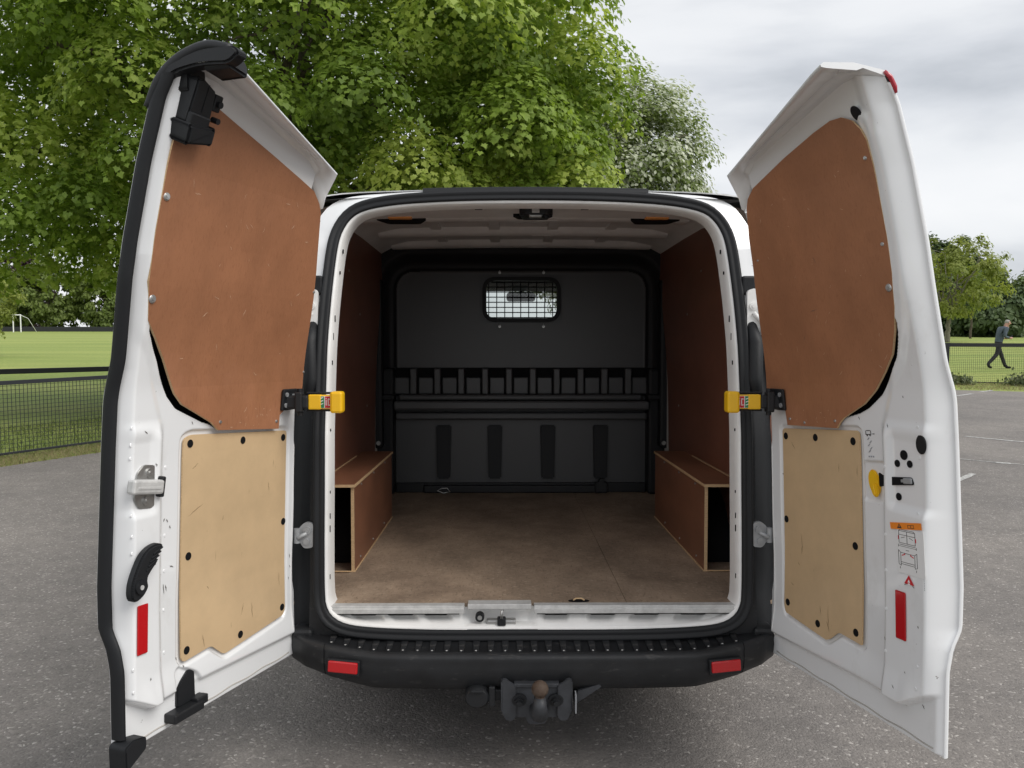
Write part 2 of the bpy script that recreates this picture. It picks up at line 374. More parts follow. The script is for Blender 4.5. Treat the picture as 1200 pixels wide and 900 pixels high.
tag(mk.build('bay_marking', M['paint']), kind='structure')

# ================================================================== VAN (local frame: x right, y forward, z up from the load floor)
van = tag(empty('panel_van'), 'white panel van with both rear doors wide open on its empty plywood-lined load area', 'van')
van.matrix_world = VAN_M
def FY(z):   # rear frame plane: leans forward towards the roof
    return np.interp(z, [-.2, -.05, .05, .3, .6, .9, 1.1, 1.3, 1.5, 1.6], [-.035, -.03, -.012, 0, .02, .068, .112, .16, .215, .245])

# opening centre line of the weather seal, half, bottom centre -> top centre
half = [(0, -.094), (.25, -.094), (.42, -.092), (.56, -.086), (.655, -.074), (.712, -.048), (.743, -.008), (.754, .05), (.756, .2), (.756, .4), (.757, .7), (.755, .95), (.745, 1.15), (.732, 1.29), (.712, 1.36), (.675, 1.412), (.62, 1.442), (.52, 1.462), (.38, 1.474), (.2, 1.481), (0, 1.483)]
loop = half + [(-x, z) for x, z in reversed(half[1:-1])]
LP = spline(loop, 240, True)
tg = np.roll(LP, -1, 0)-np.roll(LP, 1, 0); tg /= np.linalg.norm(tg, axis=1)[:, None]
NO = np.stack([tg[:, 1], -tg[:, 0]], 1)      # outward normal (loop runs counter-clockwise)
def ring(off, dy):
    q = LP+NO*off
    return [(float(a), float(FY(b))+dy, float(b)) for a, b in q]
# rear seal: two soft ridges
prof = [(-.021, .012), (-.019, -.006), (-.012, -.013), (-.004, -.008), (.003, -.010), (.010, -.018), (.018, -.012), (.022, .0), (.022, .014)]
s_ = MB(); s_.grid(list(map(list, zip(*[ring(o, d) for o, d in prof]))), closed_u=False)
P = [ring(o, d) for o, d in prof]; s_ = MB(); s_.grid(P, closed_u=True)
s_.build('weather_seal', M['rubber'], van)

# body shell: lofted sections front to back
def section(hw, zt, zb=-.16, cam_=.03, n=60):
    pts = [(hw*.93, zb), (hw*.99, zb+.08), (hw, .30), (hw*.985, .62), (hw*.965, .86), (hw*.960, 1.08), (hw*.957, zt-.24), (hw*.943, zt-.12), (hw*.905, zt-.055), (hw*.78, zt-.022), (hw*.5, zt-.008), (0, zt)]
    pts = pts+[(-x, z) for x, z in reversed(pts[:-1])]
    return spline(pts, n)
secs = [(None, .958, 1.515), (.45, .955, 1.548), (.9, .975, 1.59), (1.6, .985, 1.615), (2.4, .985, 1.62), (2.9, .98, 1.60), (3.25, .965, 1.56)]
rows = []
for y, hw, zt in secs:
    q = section(hw, zt)
    rows.append([(float(a), (float(FY(b))+.03+.05*max(0, abs(a)-.8)/.2) if y is None else y, float(b)) for a, b in q])
bd = MB(); bd.grid(rows)
# rear face between the seal and the body outline: shoulder strip on each side and across the top
def rear_ring(o, d):
    return [(float(a), float(FY(b))+d, float(b)) for a, b in LP+NO*o]
outer = rows[0]
ring_a = ring(.018, .004)
ring_b = []
for (x, y, z), (a, b) in zip(ring_a, LP+NO*.018):
    if z < .93: ring_b.append((x*1.0, y+.06, z))
    else:
        sx_ = np.interp(abs(x), [0, .45, .62, .78], [0, .52, .72, .865])*(1 if x > 0 else -1)
        sx_ = x*1.012+(sx_-x*1.012)*float(sstep(.93, .99, z))
        if z > 1.3: sx_ *= 1.0-.045*min(1, (z-1.3)/.18)
        zz = z+np.interp(abs(x), [0, .5, .70, .78], [.010, .012, .022, 0]) if z > 1.2 else z
        ring_b.append((float(sx_), y+.012+(.02 if z > 1.3 else 0), float(zz)))
bd.grid([ring_a, ring_b], closed_u=True, smooth=True)
# above the waist the face runs out to the body outline itself
an_o = np.array([math.atan2(z-.9, x) for x, y, z in outer]); od_ = np.argsort(an_o); OA = np.array(outer)[od_]; an_o = an_o[od_]
for i_, (x, y, z) in enumerate(ring_a):
    k_ = float(sstep(.95, 1.05, z))
    if k_ > 0:
        a_ = math.atan2(z-.9, x); q_ = [float(np.interp(a_, an_o, OA[:, j_])) for j_ in range(3)]
        ring_b[i_] = tuple(ring_b[i_][j_]*(1-k_)+q_[j_]*k_ for j_ in range(3))
ring_c = [(x*1.0, y+(.004 if z > .95 else .012), z-(.004 if z > 1.2 else 0)) for x, y, z in ring_b]
bd.grid([ring_b, ring_c], closed_u=True, smooth=True)
# cab: lower flanks, bonnet, pillars
for sgn in (-1, 1):
    bd.grid([[(sgn*a, y, z) for a, z in ((.93*k, -.16), (.97*k, -.05), (.985*k, .3), (.97*k, .62), (.94*k, .74))] for y, k in ((3.25, 1.), (3.9, .99), (4.5, .96), (4.85, .86), (4.98, .6), (5.0, .0))])
    bd.tube([(sgn*.80, 3.3, 1.50), (sgn*.86, 3.8, 1.10), (sgn*.89, 4.25, .76)], .045, n=8)
    bd.tube([(sgn*.93, 3.25, .72), (sgn*.83, 3.25, 1.45)], .05, n=8)
bd.grid([[(a*k, y, z) for a in (-.9, -.5, 0, .5, .9)] for y, k, z in ((4.22, 1., .74), (4.55, .95, .66), (4.85, .85, .50), (4.97, .6, .30), (5.0, .5, 0), (4.98, .5, -.15))])
bd.box((-.84, 3.22, 1.47), (.84, 3.40, 1.545), .02)
bd.box((-.9, -.0, -.17), (.9, 4.9, -.13), 0.)
bd.build('body', M['white'], van)

# sill, flange and threshold
def flange_ring(o, d):
    return [(float(a), float(FY(b))+d, float(b)) for a, b in LP+NO*o]
fl = MB()
fl.grid([flange_ring(-.016, .004), flange_ring(-.022, .0), flange_ring(-.030, .010), flange_ring(-.034, .045), flange_ring(-.034, .10)], closed_u=True)
fl.build('opening_flange', M['white_in'], van)
slot_bm = MB(); slot_bm.prism(roundpoly(rect(0, 0, .007, .020), .003, 2), -.0015, .0015, axis=0)
slot_me = slot_bm.mesh('flange_slot', M['dark'])
for sgn in (-1, 1):
    for z, h in ((1.27, .8), (1.19, .6), (1.02, 1.2), (.86, .8), (.62, .5), (.40, .5), (.315, 1.), (.27, 1.2), (.10, .9), (.04, .6), (.955, 1.3)):
        o = bpy.data.objects.new('flange_slot', slot_me); link(o, van); o.location = (sgn*(float(np.interp(z, [.2, .95, 1.15, 1.29], [.7235, .7235, .711, .697]))), float(FY(z))+.03, z); o.scale = (1, 1, h)

sl = MB()   # pressed threshold below the floor edge, with relief bays between stiffening swages
X = np.linspace(-.735, .735, 200); Zs = np.linspace(0, 1, 26); rowz = []
for k, s in enumerate(Zs):
    row = []
    for x in X:
        z = -.008-.080*s; y = .012-.05*float(sstep(.25, 1., s))
        for c, w in ((-.60, .055), (-.47, .05), (-.345, .05), (.08, .05), (.245, .05), (.40, .055), (.565, .055)):
            y += .022*float(sstep(w, w-.014, abs(x-c))*sstep(.10, .22, s)*sstep(.62, .45, s))
        if -.262 < x+.0 < .012:
            d = float(sstep(-.27, -.225, x)*sstep(.02, -.025, x)); y += .030*d*float(sstep(.98, .8, s))
        row.append((float(x)*(1-.16*float(s)**2.2), y, float(z)))
    rowz.append(row)
sl.grid(rowz); sl.build('door_sill', M['white_in'], van)
e_ = MB(); e_.box((-.722, -.008, -.012), (-.245, .028, .003), .002); e_.box((-.722, -.014, -.024), (-.245, -.006, -.006), .002)
e_.build('edge_trim', M['alu'], van)
e_ = MB(); e_.box((.002, -.008, -.012), (.722, .028, .003), .002); e_.box((.002, -.014, -.024), (.722, -.006, -.006), .002)
e_.build('edge_trim', M['alu'], van)
e_ = MB(); e_.box((-.232, -.022, -.006), (-.008, .03, .012), .002); e_.build('edge_trim', M['alu'], van)
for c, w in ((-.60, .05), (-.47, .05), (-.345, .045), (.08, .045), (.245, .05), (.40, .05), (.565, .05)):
    q = MB(); q.prism(roundpoly([(c-w, -.026), (c+w, -.026), (c+w*.82, -.0315), (c-w*.82, -.0315)], .003, 2), -.006, .02, axis=1); q.build('sill_bay_shade', M['dark'], van)  # dark blocks under the trim stand in for shade in the bays
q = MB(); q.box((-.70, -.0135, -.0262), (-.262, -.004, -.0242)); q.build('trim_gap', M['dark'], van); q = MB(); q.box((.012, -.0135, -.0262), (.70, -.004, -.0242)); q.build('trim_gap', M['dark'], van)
lk = MB(); lk.box((-.165, -.012, -.083), (-.062, .02, -.062), .004); lk.box((-.128, -.028, -.078), (-.098, .0, -.050), .004, mi=1); lk.tube([(-.113, -.03, -.05), (-.113, -.03, -.026), (-.108, -.02, -.022)], .005, mi=0)
lk.cyl((-.190, -.014, -.052), (-.190, .01, -.052), .016, mi=1); lk.cyl((-.190, -.017, -.052), (-.190, .01, -.052), .008, mi=0)
lk.v = [(x, y, z+.014) for x, y, z in lk.v]; lk.build('sill_striker', [M['steel'], M['plastic']], van)

# load floor: two boards and a lifting-eye cut-out
for x0, x1 in ((-.735, .3345), (.3358, .735)):
    f_ = MB(); f_.box((x0, .03, -.013), (x1, 2.40, .0015), .001, seg=1); f_.build('floor_board', M['floor'], van)
for sgn in (-1, 1):
    f_ = MB(); f_.box((sgn*.735 if sgn > 0 else -.90, .06, -.014), (.90 if sgn > 0 else -.735, 2.40, -.002))
    f_.build('floor_side_strip', M['floor'], van)
ey = MB(); ey.prism([(.165+.038*math.cos(a), .048+.016*math.sin(a)) for a in np.linspace(0, 2*math.pi, 20, endpoint=False)], .0015, .004, axis=2)
ey.tube([(.145+.0, .045, .006), (.155, .052, .010), (.175, .052, .010), (.185, .045, .006)], .003, mi=1); ey.build('tie_down_eye', [M['dark'], M['ply_edge']], van)

# wheel-arch boxes
for sgn in (-1, 1):
    b = MB(); X0, X1 = sorted((sgn*.716, sgn*.728))
    b.box((X0, .455, .002), (X1, 1.56, .348), .001, seg=1)
    w = b.build('wheel_arch_box', M['boxbrown'], van)
    tb = MB(); xa, xb = sorted((sgn*.712, sgn*.885)); tb.prism([(.445, .349), (1.565, .349), (1.565, .361), (.445, .361)], xa, xb, axis=0); tb.build('top_board', M['boxbrown'], w)
    ed = MB()
    xa, xb = sorted((sgn*.7155, sgn*.7285)); ed.box((xa, .4515, .004), (xb, .4545, .348))
    xa, xb = sorted((sgn*.7095, sgn*.7125)); ed.box((xa, .4415, .3495), (xb, 1.565, .3605))
    xa, xb = sorted((sgn*.7095, sgn*.886)); ed.box((xa, .4385, .3495), (xb, .4415, .3605))
    xa, xb = sorted((sgn*.866, sgn*.871)); ed.box((xa, .445, .361), (xb, 1.35, .3645))
    ed.build('board_edge', M['ply_edge'], w)
    bead = MB(); xa, xb = sorted((sgn*.711, sgn*.7158)); bead.box((xa, .452, .0015), (xb, 1.56, .006), .001); xa, xb = sorted((sgn*.711, sgn*.87)); bead.box((xa, .444, .0015), (xb, .4515, .006), .001)
    bead.build('joint_bead', M['ply_edge'], w)
    ar = MB(); th_ = np.linspace(0, math.pi, 20)
    ar.grid([[(sgn*xx, 1.0+.40*math.cos(a), .31*math.sin(a)) for a in th_] for xx in (.745, .95)])
    ar.add([(sgn*.745, 1.0, 0)]+[(sgn*.745, 1.0+.40*math.cos(a), .31*math.sin(a)) for a in th_], [(0, i, i+1) for i in range(1, 20)])
    ar.build('inner_arch', M['dark'], w)
    for y in (.62, .95, 1.3):
        for y2, z2 in ((y, .335), (y-.03, .03)): sc_ = MB(); sc_.cyl((sgn*.7165, y2, z2), (sgn*.7125, y2, z2), .005, n=10); sc_.build('screw', M['steel'], w)
# side linings, body side behind them, roof
for sgn in (-1, 1):
    l = MB(); xa, xb = sorted((sgn*.872, sgn*.880))
    fe = spline([(2.42, 1.56), (2.33, 1.42), (2.18, 1.12), (2.06, .85), (2.0, .6), (1.985, .362)], 14)
    poly = [(.12, .003), (.12, .9), (.2, 1.20), (.26, 1.33), (.40, 1.41), (.7, 1.46), (1.0, 1.515), (1.25, 1.538)]+[tuple(p) for p in fe]+[(1.9, .003)]
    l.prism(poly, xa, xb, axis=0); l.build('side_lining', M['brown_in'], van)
    w = MB(); w.grid([[(sgn*a, y, z) for a, z in ((.90, -.1), (.905, .3), (.903, .7), (.893, 1.1), (.880, 1.33), (.876, 1.39))] for y in (.12, .8, 1.6, 2.5)])
    w.grid([[(sgn*a, y, z-dz) for a, z in ((.884, 1.42), (.878, 1.51), (.80, 1.552), (.7, 1.575))] for y, dz in ((.30, .10), (.5, .075), (.8, .035), (1.2, .005), (1.6, 0), (2.5, 0))])
    w.build('inner_side_panel', M['white_in'], van)
    for y, z in ((.42, 1.0), (.6, .7), (1.5, 1.1), (1.7, .6), (1.2, 1.3)):
        sc_ = MB(); sc_.cyl((sgn*.873, y, z), (sgn*.8695, y, z), .006, n=10); sc_.build('screw', M['steel'], van)
rf = MB(); rf.grid([[(x, y, 1.590-.02*(abs(x)/.8)**3+dz) for x in np.linspace(-.82, .82, 24)] for y, dz in ((.22, -.105), (.32, -.085), (.7, -.035), (1.2, -.004), (2.5, .0))])
for x in (-.48, -.16, .16, .48): rf.box((x-.03, .8, 1.572), (x+.03, 2.4, 1.584), .004)
rf.build('roof_skin', M['white_in'], van)
hb = MB()   # rear header: boxed beam with a sloping face
hx = .70
hb.grid([[(x*k, y, z-.010*(abs(x)/.7)**2) for x in np.linspace(-hx, hx, 30)] for y, z, k in ((.205, 1.452, .93), (.25, 1.452, .98), (.36, 1.462, 1.0), (.375, 1.466, 1.), (.385, 1.474, 1.), (.66, 1.474, 1.06), (.70, 1.482, 1.08), (.715, 1.56, 1.1))])
hb.build('rear_header', M['white_in'], van)
hd = MB()
for x0, x1, y0, y1 in ((-.66, -.58, .40, .425), (.54, .66, .40, .42), (-.22, -.19, .385, .40), (.2, .23, .385, .40), (-.355, -.35, .255, .37), (.345, .35, .255, .37)):
    hd = MB(); hd.box((x0, y0, 1.469-.008), (x1, y1, 1.4725), .001); hd.build('header_hole', M['dark'], van)
for k, (y, zz) in enumerate(((1.18, 1.545), (1.72, 1.548), (2.24, 1.55))):
    b = MB(); b.grid([[(x, yy, z-.012*(abs(x)/.8)**2) for x in np.linspace(-.80, .80, 24)] for yy, z in ((y-.055, 1.592), (y-.045, zz+.012), (y-.02, zz), (y+.06, zz), (y+.085, zz+.012), (y+.095, 1.592))])
    for x in (-.3, .05, .35): b.box((x, y, zz-.002), (x+.11, y+.02, zz+.004))
    b.build('roof_bow', M['white_in'], van)
for sgn in (-1, 1):
    a = MB(); xc = sgn*.545
    a.prism(roundpoly([(xc-.11, .66), (xc+.11, .66), (xc+.07, .78), (xc-.07, .78)], .02), 1.463, 1.476, axis=2); o = a.build('lamp_recess', M['dark'], van)
    a = MB(); a.box((xc-.05, .610, 1.462), (xc+.05, .650, 1.478), .004); a.build('amber_lens', M['amber'], o)
st = MB(); st.prism(roundpoly([(-.045, .40), (-.02, .365), (.065, .365), (.09, .40), (.075, .52), (-.03, .52)], .012), 1.440, 1.475, axis=2, bev=.004)
st.box((-.005, .385, 1.432), (.045, .42, 1.442), .003, mi=1); st.cyl((.062, .41, 1.43), (.062, .41, 1.442), .012, mi=2); st.box((.005, .36, 1.444), (.035, .367, 1.46), .002, mi=1)
st.build('header_striker', [M['plastic'], M['steel'], M['rubber']], van)
st = MB(); st.prism(roundpoly([(-.07, .56), (.10, .56), (.075, .64), (-.045, .64)], .015), 1.462, 1.478, axis=2); st.build('header_hole', M['dark'], van)
# gasket strip over the opening
gk = MB(); gk.grid([[(x, y, z-.006*(abs(x)/.43)**2) for x in np.linspace(-.406, .434, 16)] for y, z in ((.2, 1.496), (.205, 1.512), (.24, 1.520), (.30, 1.520), (.31, 1.505))]); gk.build('roof_gasket', M['rubber'], van)

# ------------------------------------------------------------------ bulkhead
BY = 2.40
bk = MB()
wx0, wx1, wz0, wz1 = -.225, .235, 1.112, 1.358
bk.box((-.93, BY, -.01), (wx0, BY+.03, 1.60)); bk.box((wx1, BY, -.01), (.93, BY+.03, 1.60))
bk.box((wx0, BY, -.01), (wx1, BY+.03, wz0)); bk.box((wx0, BY, wz1), (wx1, BY+.03, 1.60))
bulk = bk.build('bulkhead', M['bulk'], van)
def frame_ring(outer, inner, y0, y1, b=None):
    b = b or MB(); n = len(outer)
    b.grid([[(x, y, z) for x, z in q] for q, y in ((outer, y1), (outer, y0), (inner, y0), (inner, y1))], closed_u=True, smooth=False); return b
# raised upper field with rounded top corners around the window
ro = roundpoly(rect(.005, .5*(wz0+wz1), .50, .285), .085, 8); ri = roundpoly(rect(.005, .5*(wz0+wz1), .452, .238), .065, 8)
wf = frame_ring(ro, ri, BY-.03, BY+.035).build('bulkhead_window', M['rubber'], bulk)
gb = MB()
for k in range(9): gb.cyl((-.195+.0512*k-.01, BY-.012, wz0+.005), (-.195+.0512*k-.01, BY-.012, wz1-.005), .0032, n=6)
for k in range(8): gb.cyl((wx0+.005, BY-.016, wz0+.008+.0325*k), (wx1-.005, BY-.016, wz0+.008+.0325*k), .0032, n=6)
gb.build('window_grille', M['dark'], bulk)
gp = MB(); gp.box((wx0, BY+.012, wz0), (wx1, BY+.018, wz1)); gp.build('window_pane', M['glass'], bulk)
for x, z in ((-.135, 1.405), (.145, 1.405), (-.135, 1.062), (.145, 1.062)):
    s = MB(); s.cyl((x, BY-.036, z), (x, BY-.02, z), .0085, n=10); s.tube([(x, BY-.035, z), (x, BY-.034, z+.02)], .003, n=6); s.build('screw', M['steel'], bulk)
# field panel: heightfield with side shoulders
X = np.concatenate([np.linspace(-.93, -.70, 60), np.linspace(-.69, .69, 30), np.linspace(.70, .93, 60)]); Z = np.concatenate([np.linspace(.80, 1.24, 24), np.linspace(1.25, 1.6, 60)])
fieldp = roundpoly([(-.79, .6), (.795, .6), (.795, 1.41), (-.79, 1.41)], .13, 10)
U, V = np.meshgrid(X, Z); D = sdf(fieldp, U, V); Hh = BY-.022-.030*sstep(-.006, .022, D)-.07*sstep(.03, .12, D)
fb = MB(); vs = [(float(U[i, j]), float(Hh[i, j]), float(V[i, j])) for i in range(len(Z)) for j in range(len(X))]
k_ = len(X); fs = []
for i in range(len(Z)-1):
    for j in range(k_-1):
        xc, zc = .5*(X[j]+X[j+1]), .5*(Z[i]+Z[i+1])
        if wx0-.03 < xc < wx1+.03 and wz0-.03 < zc < wz1+.03: continue
        fs.append((i*k_+j, i*k_+j+1, (i+1)*k_+j+1, (i+1)*k_+j))
fb.add(vs, fs, 0, True)
Df = D.ravel(); fb.m = [1 if Df[list(f)].mean() > .004 else 0 for f in fs]  # shoulders switch to black: their shade is put into the colour
fb.build('field_panel', [M['bulk'], M['rubber']], bulk)
for sgn in (-1, 1):
    c_ = MB(); xa, xb = sorted((sgn*.80, sgn*.935)); c_.box((xa, BY-.13, 0), (xb, BY, .80), .02); c_.box((min(sgn*.86, sgn*.93), BY-.20, .3), (max(sgn*.86, sgn*.93), BY-.10, 1.35), .02)
    c_.box((min(sgn*.79, sgn*.885), BY-.185, .60), (max(sgn*.79, sgn*.885), BY-.10, .635), .008); c_.build('side_column', M['rubber'], bulk)  # same plastic as the bulkhead, its shade put into the black colour
    s = MB(); s.cyl((sgn*.885, BY-.212, .335), (sgn*.885, BY-.195, .335), .013, n=12); s.build('bolt', M['steel'], bulk)
    c_ = MB(); xa, xb = sorted((sgn*.925, sgn*.93)); 
bk2 = MB(); bk2.box((-.80, BY-.03, .62), (.80, BY-.001, .80)); bk2.build('pocket_back', M['dark'], bulk)
rb_me = pk_me = None
for k in range(10):
    if rb_me is None:
        b = MB(); b.box((-.021, BY-.085, .632), (.021, BY-.02, .795), .007); rb_me = b.mesh('rib', M['bulk'])
    o = bpy.data.objects.new('rib', rb_me); link(o, bulk); o.location = (-.682+.1515*k, 0, 0)
for k in range(11):
    if pk_me is None:
        b = MB(); b.box((-.047, BY-.050, .632), (.047, BY-.02, .738), .006); pk_me = b.mesh('pocket_block', M['bulk'])
    o = bpy.data.objects.new('pocket_block', pk_me); link(o, bulk); o.location = (-.757+.1515*k, 0, 0)
def rail(z0, z1, y0, x0=-.795, x1=.80, bev=.012, name='shelf_rail'):
    b = MB(); b.box((x0, y0, z0), (x1, BY-.01, z1), bev); return b.build(name, M['bulk'], bulk)
rail(.596, .632, BY-.135, -.77, .76); rail(.538, .594, BY-.175); rail(.470, .518, BY-.10)
b = MB(); b.box((-.80, BY-.022, .05), (.80, BY-.001, .545)); b.build('lower_panel', M['bulk'], bulk)
for xc in (-.493, -.166, .173, .510):
    b = MB(); bb = bmesh.new(); bmesh.ops.create_cube(bb, size=1)
    for v in bb.verts:
        w = .048 if v.co.z > 0 else .040
        bulge = 0
        v.co = Vector((xc+(w*(1 if v.co.x > 0 else -1)), BY-.06+(0 if v.co.y < 0 else .05)-(.02 if v.co.z < 0 and v.co.y < 0 else 0), .432 if v.co.z > 0 else .093))
    bmesh.ops.bevel(bb, geom=bb.edges[:], offset=.008, segments=2, affect='EDGES'); b.bm(bb); b.build('stiffener', M['rubber'], bulk)
b = MB(); b.box((-.80, BY-.05, -.0), (.80, BY-.015, .062), .006); b.box((-.62, BY-.085, .002), (.55, BY-.045, .05), .008); b.build('foot_rail', M['plastic'], bulk)
b = MB(); b.tube([(-.505, BY-.09, .035), (-.53, BY-.10, .02), (-.49, BY-.11, .006), (-.45, BY-.10, .015), (-.47, BY-.09, .035)], .004, n=6, closed=True); b.build('tie_down_ring', M['steel'], bulk)
b = MB(); b.box((.47, BY-.11, .005), (.55, BY-.08, .075), .008); b.cyl((.51, BY-.115, .08), (.51, BY-.085, .08), .018); b.build('tie_down_ring', M['plastic'], bulk)

# ------------------------------------------------------------------ cab seen through the bulkhead window
b = MB(); b.box((-.82, BY+.10, 1.353), (.82, 3.30, 1.50), .03); b.build('headlining', M['lining'], van)
b = MB(); b.box((-.09, 3.36, 1.285), (.13, 3.42, 1.352), .02); b.cyl((.02, 3.40, 1.35), (.02, 3.40, 1.40), .012); b.build('rear_view_mirror', M['rubber'], van)
b = MB(); b.prism([(3.55, .50), (3.55, .84), (3.75, .90), (4.25, .76), (4.25, .50)], -.88, .88, axis=0); b.build('dashboard', M['bulk'], van)
ws = MB(); ws.grid([[(x*k, y-.10*(abs(x)/.85)**2, z) for x in np.linspace(-.85, .85, 13)] for y, z, k in ((3.42, 1.50, .93), (3.85, 1.12, .98), (4.30, .75, 1.02))]); ws.build('windscreen', M['glass'], van)
for sgn in (-1, 1):
    ws = MB(); ws.grid([[(sgn*x, y, z) for y in (y0, y1)] for x, z, y0, y1 in ((.93, .75, 3.28, 4.2), (.84, 1.47, 3.28, 3.36))]); ws.build('side_window', M['glass'], van)
    b = MB(); b.box((sgn*.43-.26, 2.62, -.02), (sgn*.43+.26, 3.15, .28), .05); b.box((sgn*.43-.25, 2.50, .25), (sgn*.43+.25, 2.64, .92), .05); b.box((sgn*.43-.13, 2.52, .95), (sgn*.43+.13, 2.62, 1.10), .04); b.build('cab_seat', M['lining'], van)

# ------------------------------------------------------------------ wheels and underside
for y in (.98, 3.91):
    for sgn in (-1, 1):
        zc = (.335-FLOOR_Z+.0)/math.cos(RAKE)+y*math.tan(-RAKE)
        b = MB(); yy, zz = y, zc
        pr_ = [(.09, .20), (.105, .25), (.105, .31), (.085, .332), (.0, .335), (-.085, .332), (-.105, .31), (-.105, .25), (-.09, .20)]
        b.grid([[(sgn*.86+p, yy+r*math.cos(a), zz+r*math.sin(a)) for a in np.linspace(0, 2*math.pi, 40, endpoint=False)] for p, r in pr_], closed_u=True)
        wh = b.build('wheel', M['tyre'], van)
        b = MB(); b.cyl((sgn*.86-.07, yy, zz), (sgn*.86+.07, yy, zz), .20, n=30); b.cyl((sgn*.86-.085, yy, zz), (sgn*.86+.085, yy, zz), .06, n=16); b.build('rim', M['grey'], wh)
b = MB(); b.box((-.72, .05, -.235), (.72, 4.6, -.172), .02); b.cyl((-.75, .98, -.24), (.75, .98, -.24), .05); b.box((-.5, .1, -.26), (-.42, 2.2, -.17)); b.box((.42, .1, -.26), (.5, 2.2, -.17)); b.cyl((-.30, .2, -.26), (-.30, 2.5, -.26), .09); b.build('underbody', M['dark'], van)

# ------------------------------------------------------------------ bumper
def bx_curve(t):   # t in -1..1 -> (x, y set-back)
    a = abs(t); x = .925*math.sin(a*1.62)/math.sin(1.62) if a < 1 else .925
    return None
def bumper_pts(t):
    s = 1 if t >= 0 else -1; a = abs(t)
    x = np.interp(a, [0, .55, .70, .80, .87, .93, 1.0], [0, .55, .70, .795, .855, .90, .93])
    y = np.interp(a, [0, .35, .55, .70, .80, .87, .93, 1.0], [0, .004, .014, .038, .075, .13, .22, .45])
    return s*float(x), float(y)
ts = np.linspace(-1, 1, 121)
sec = [(.03, -.104), (-.035, -.111), (-.112, -.126), (-.118, -.122), (-.133, -.122), (-.147, -.129), (-.151, -.138), (-.149, -.150), (-.152, -.166), (-.146, -.220), (-.128, -.246), (-.08, -.266), (.02, -.272)]
b = MB(); P = []
for y, z in sec:
    row = []
    for t_ in ts:
        x, yb = bumper_pts(t_); k = 1-max(0, abs(t_)-.55)*.3
        lift = .045*max(0, abs(t_)-.55)/.45*(1 if z < -.2 else .55) + (.02*sstep(.5, .9, abs(t_)))*(1 if z > -.2 else 1.6)
        row.append((x, yb+y*(1 if abs(t_) < .8 else 1), float(z+lift)))
    P.append(row)
b.grid(P); bump = b.build('rear_bumper', M['bumper'], van)
for t0 in (-.72, .72):
    q = MB(); rr_ = []
    for y, z in sec[4:]:
        r_ = []
        for t_ in (t0-.0016, t0+.0016):
            x, yb = bumper_pts(t_); lift = .045*max(0, abs(t_)-.55)/.45*(1 if z < -.2 else .55)+.02*float(sstep(.5, .9, abs(t_)))*(1 if z > -.2 else 1.6)
            r_.append((x, yb+y-.0012, z+lift))
        rr_.append(r_)
    q.grid(rr_); q.build('bumper_seam', M['dark'], bump)
rib_me = None
for k in range(29):
    t_ = (-.70+.05*k); x, yb = bumper_pts(t_)
    if rib_me is None:
        q = MB(); q.add([(-.0085, -.118, 0), (.0085, -.118, 0), (.0085, -.118, .004), (-.0085, -.118, .004), (-.012, -.040, .010), (.012, -.040, .010), (.012, -.040, .017), (-.012, -.040, .017)], [(0, 1, 2, 3), (4, 7, 6, 5), (3, 2, 6, 7), (0, 3, 7, 4), (1, 5, 6, 2)]); q.cyl((0, -.113, .003), (0, -.113, .0055), .0035, n=8, mi=1); rib_me = q.mesh('tread_rib', [M['bumper'], M['alu']])
    o = bpy.data.objects.new('tread_rib', rib_me); link(o, bump)
    lift = .055*0 + .045*max(0, abs(t_)-.55)/.45*.55 + .02*float(sstep(.5, .9, abs(t_)))
    o.location = (x, yb, -.1245+lift); o.rotation_euler = (0, 0, 0)
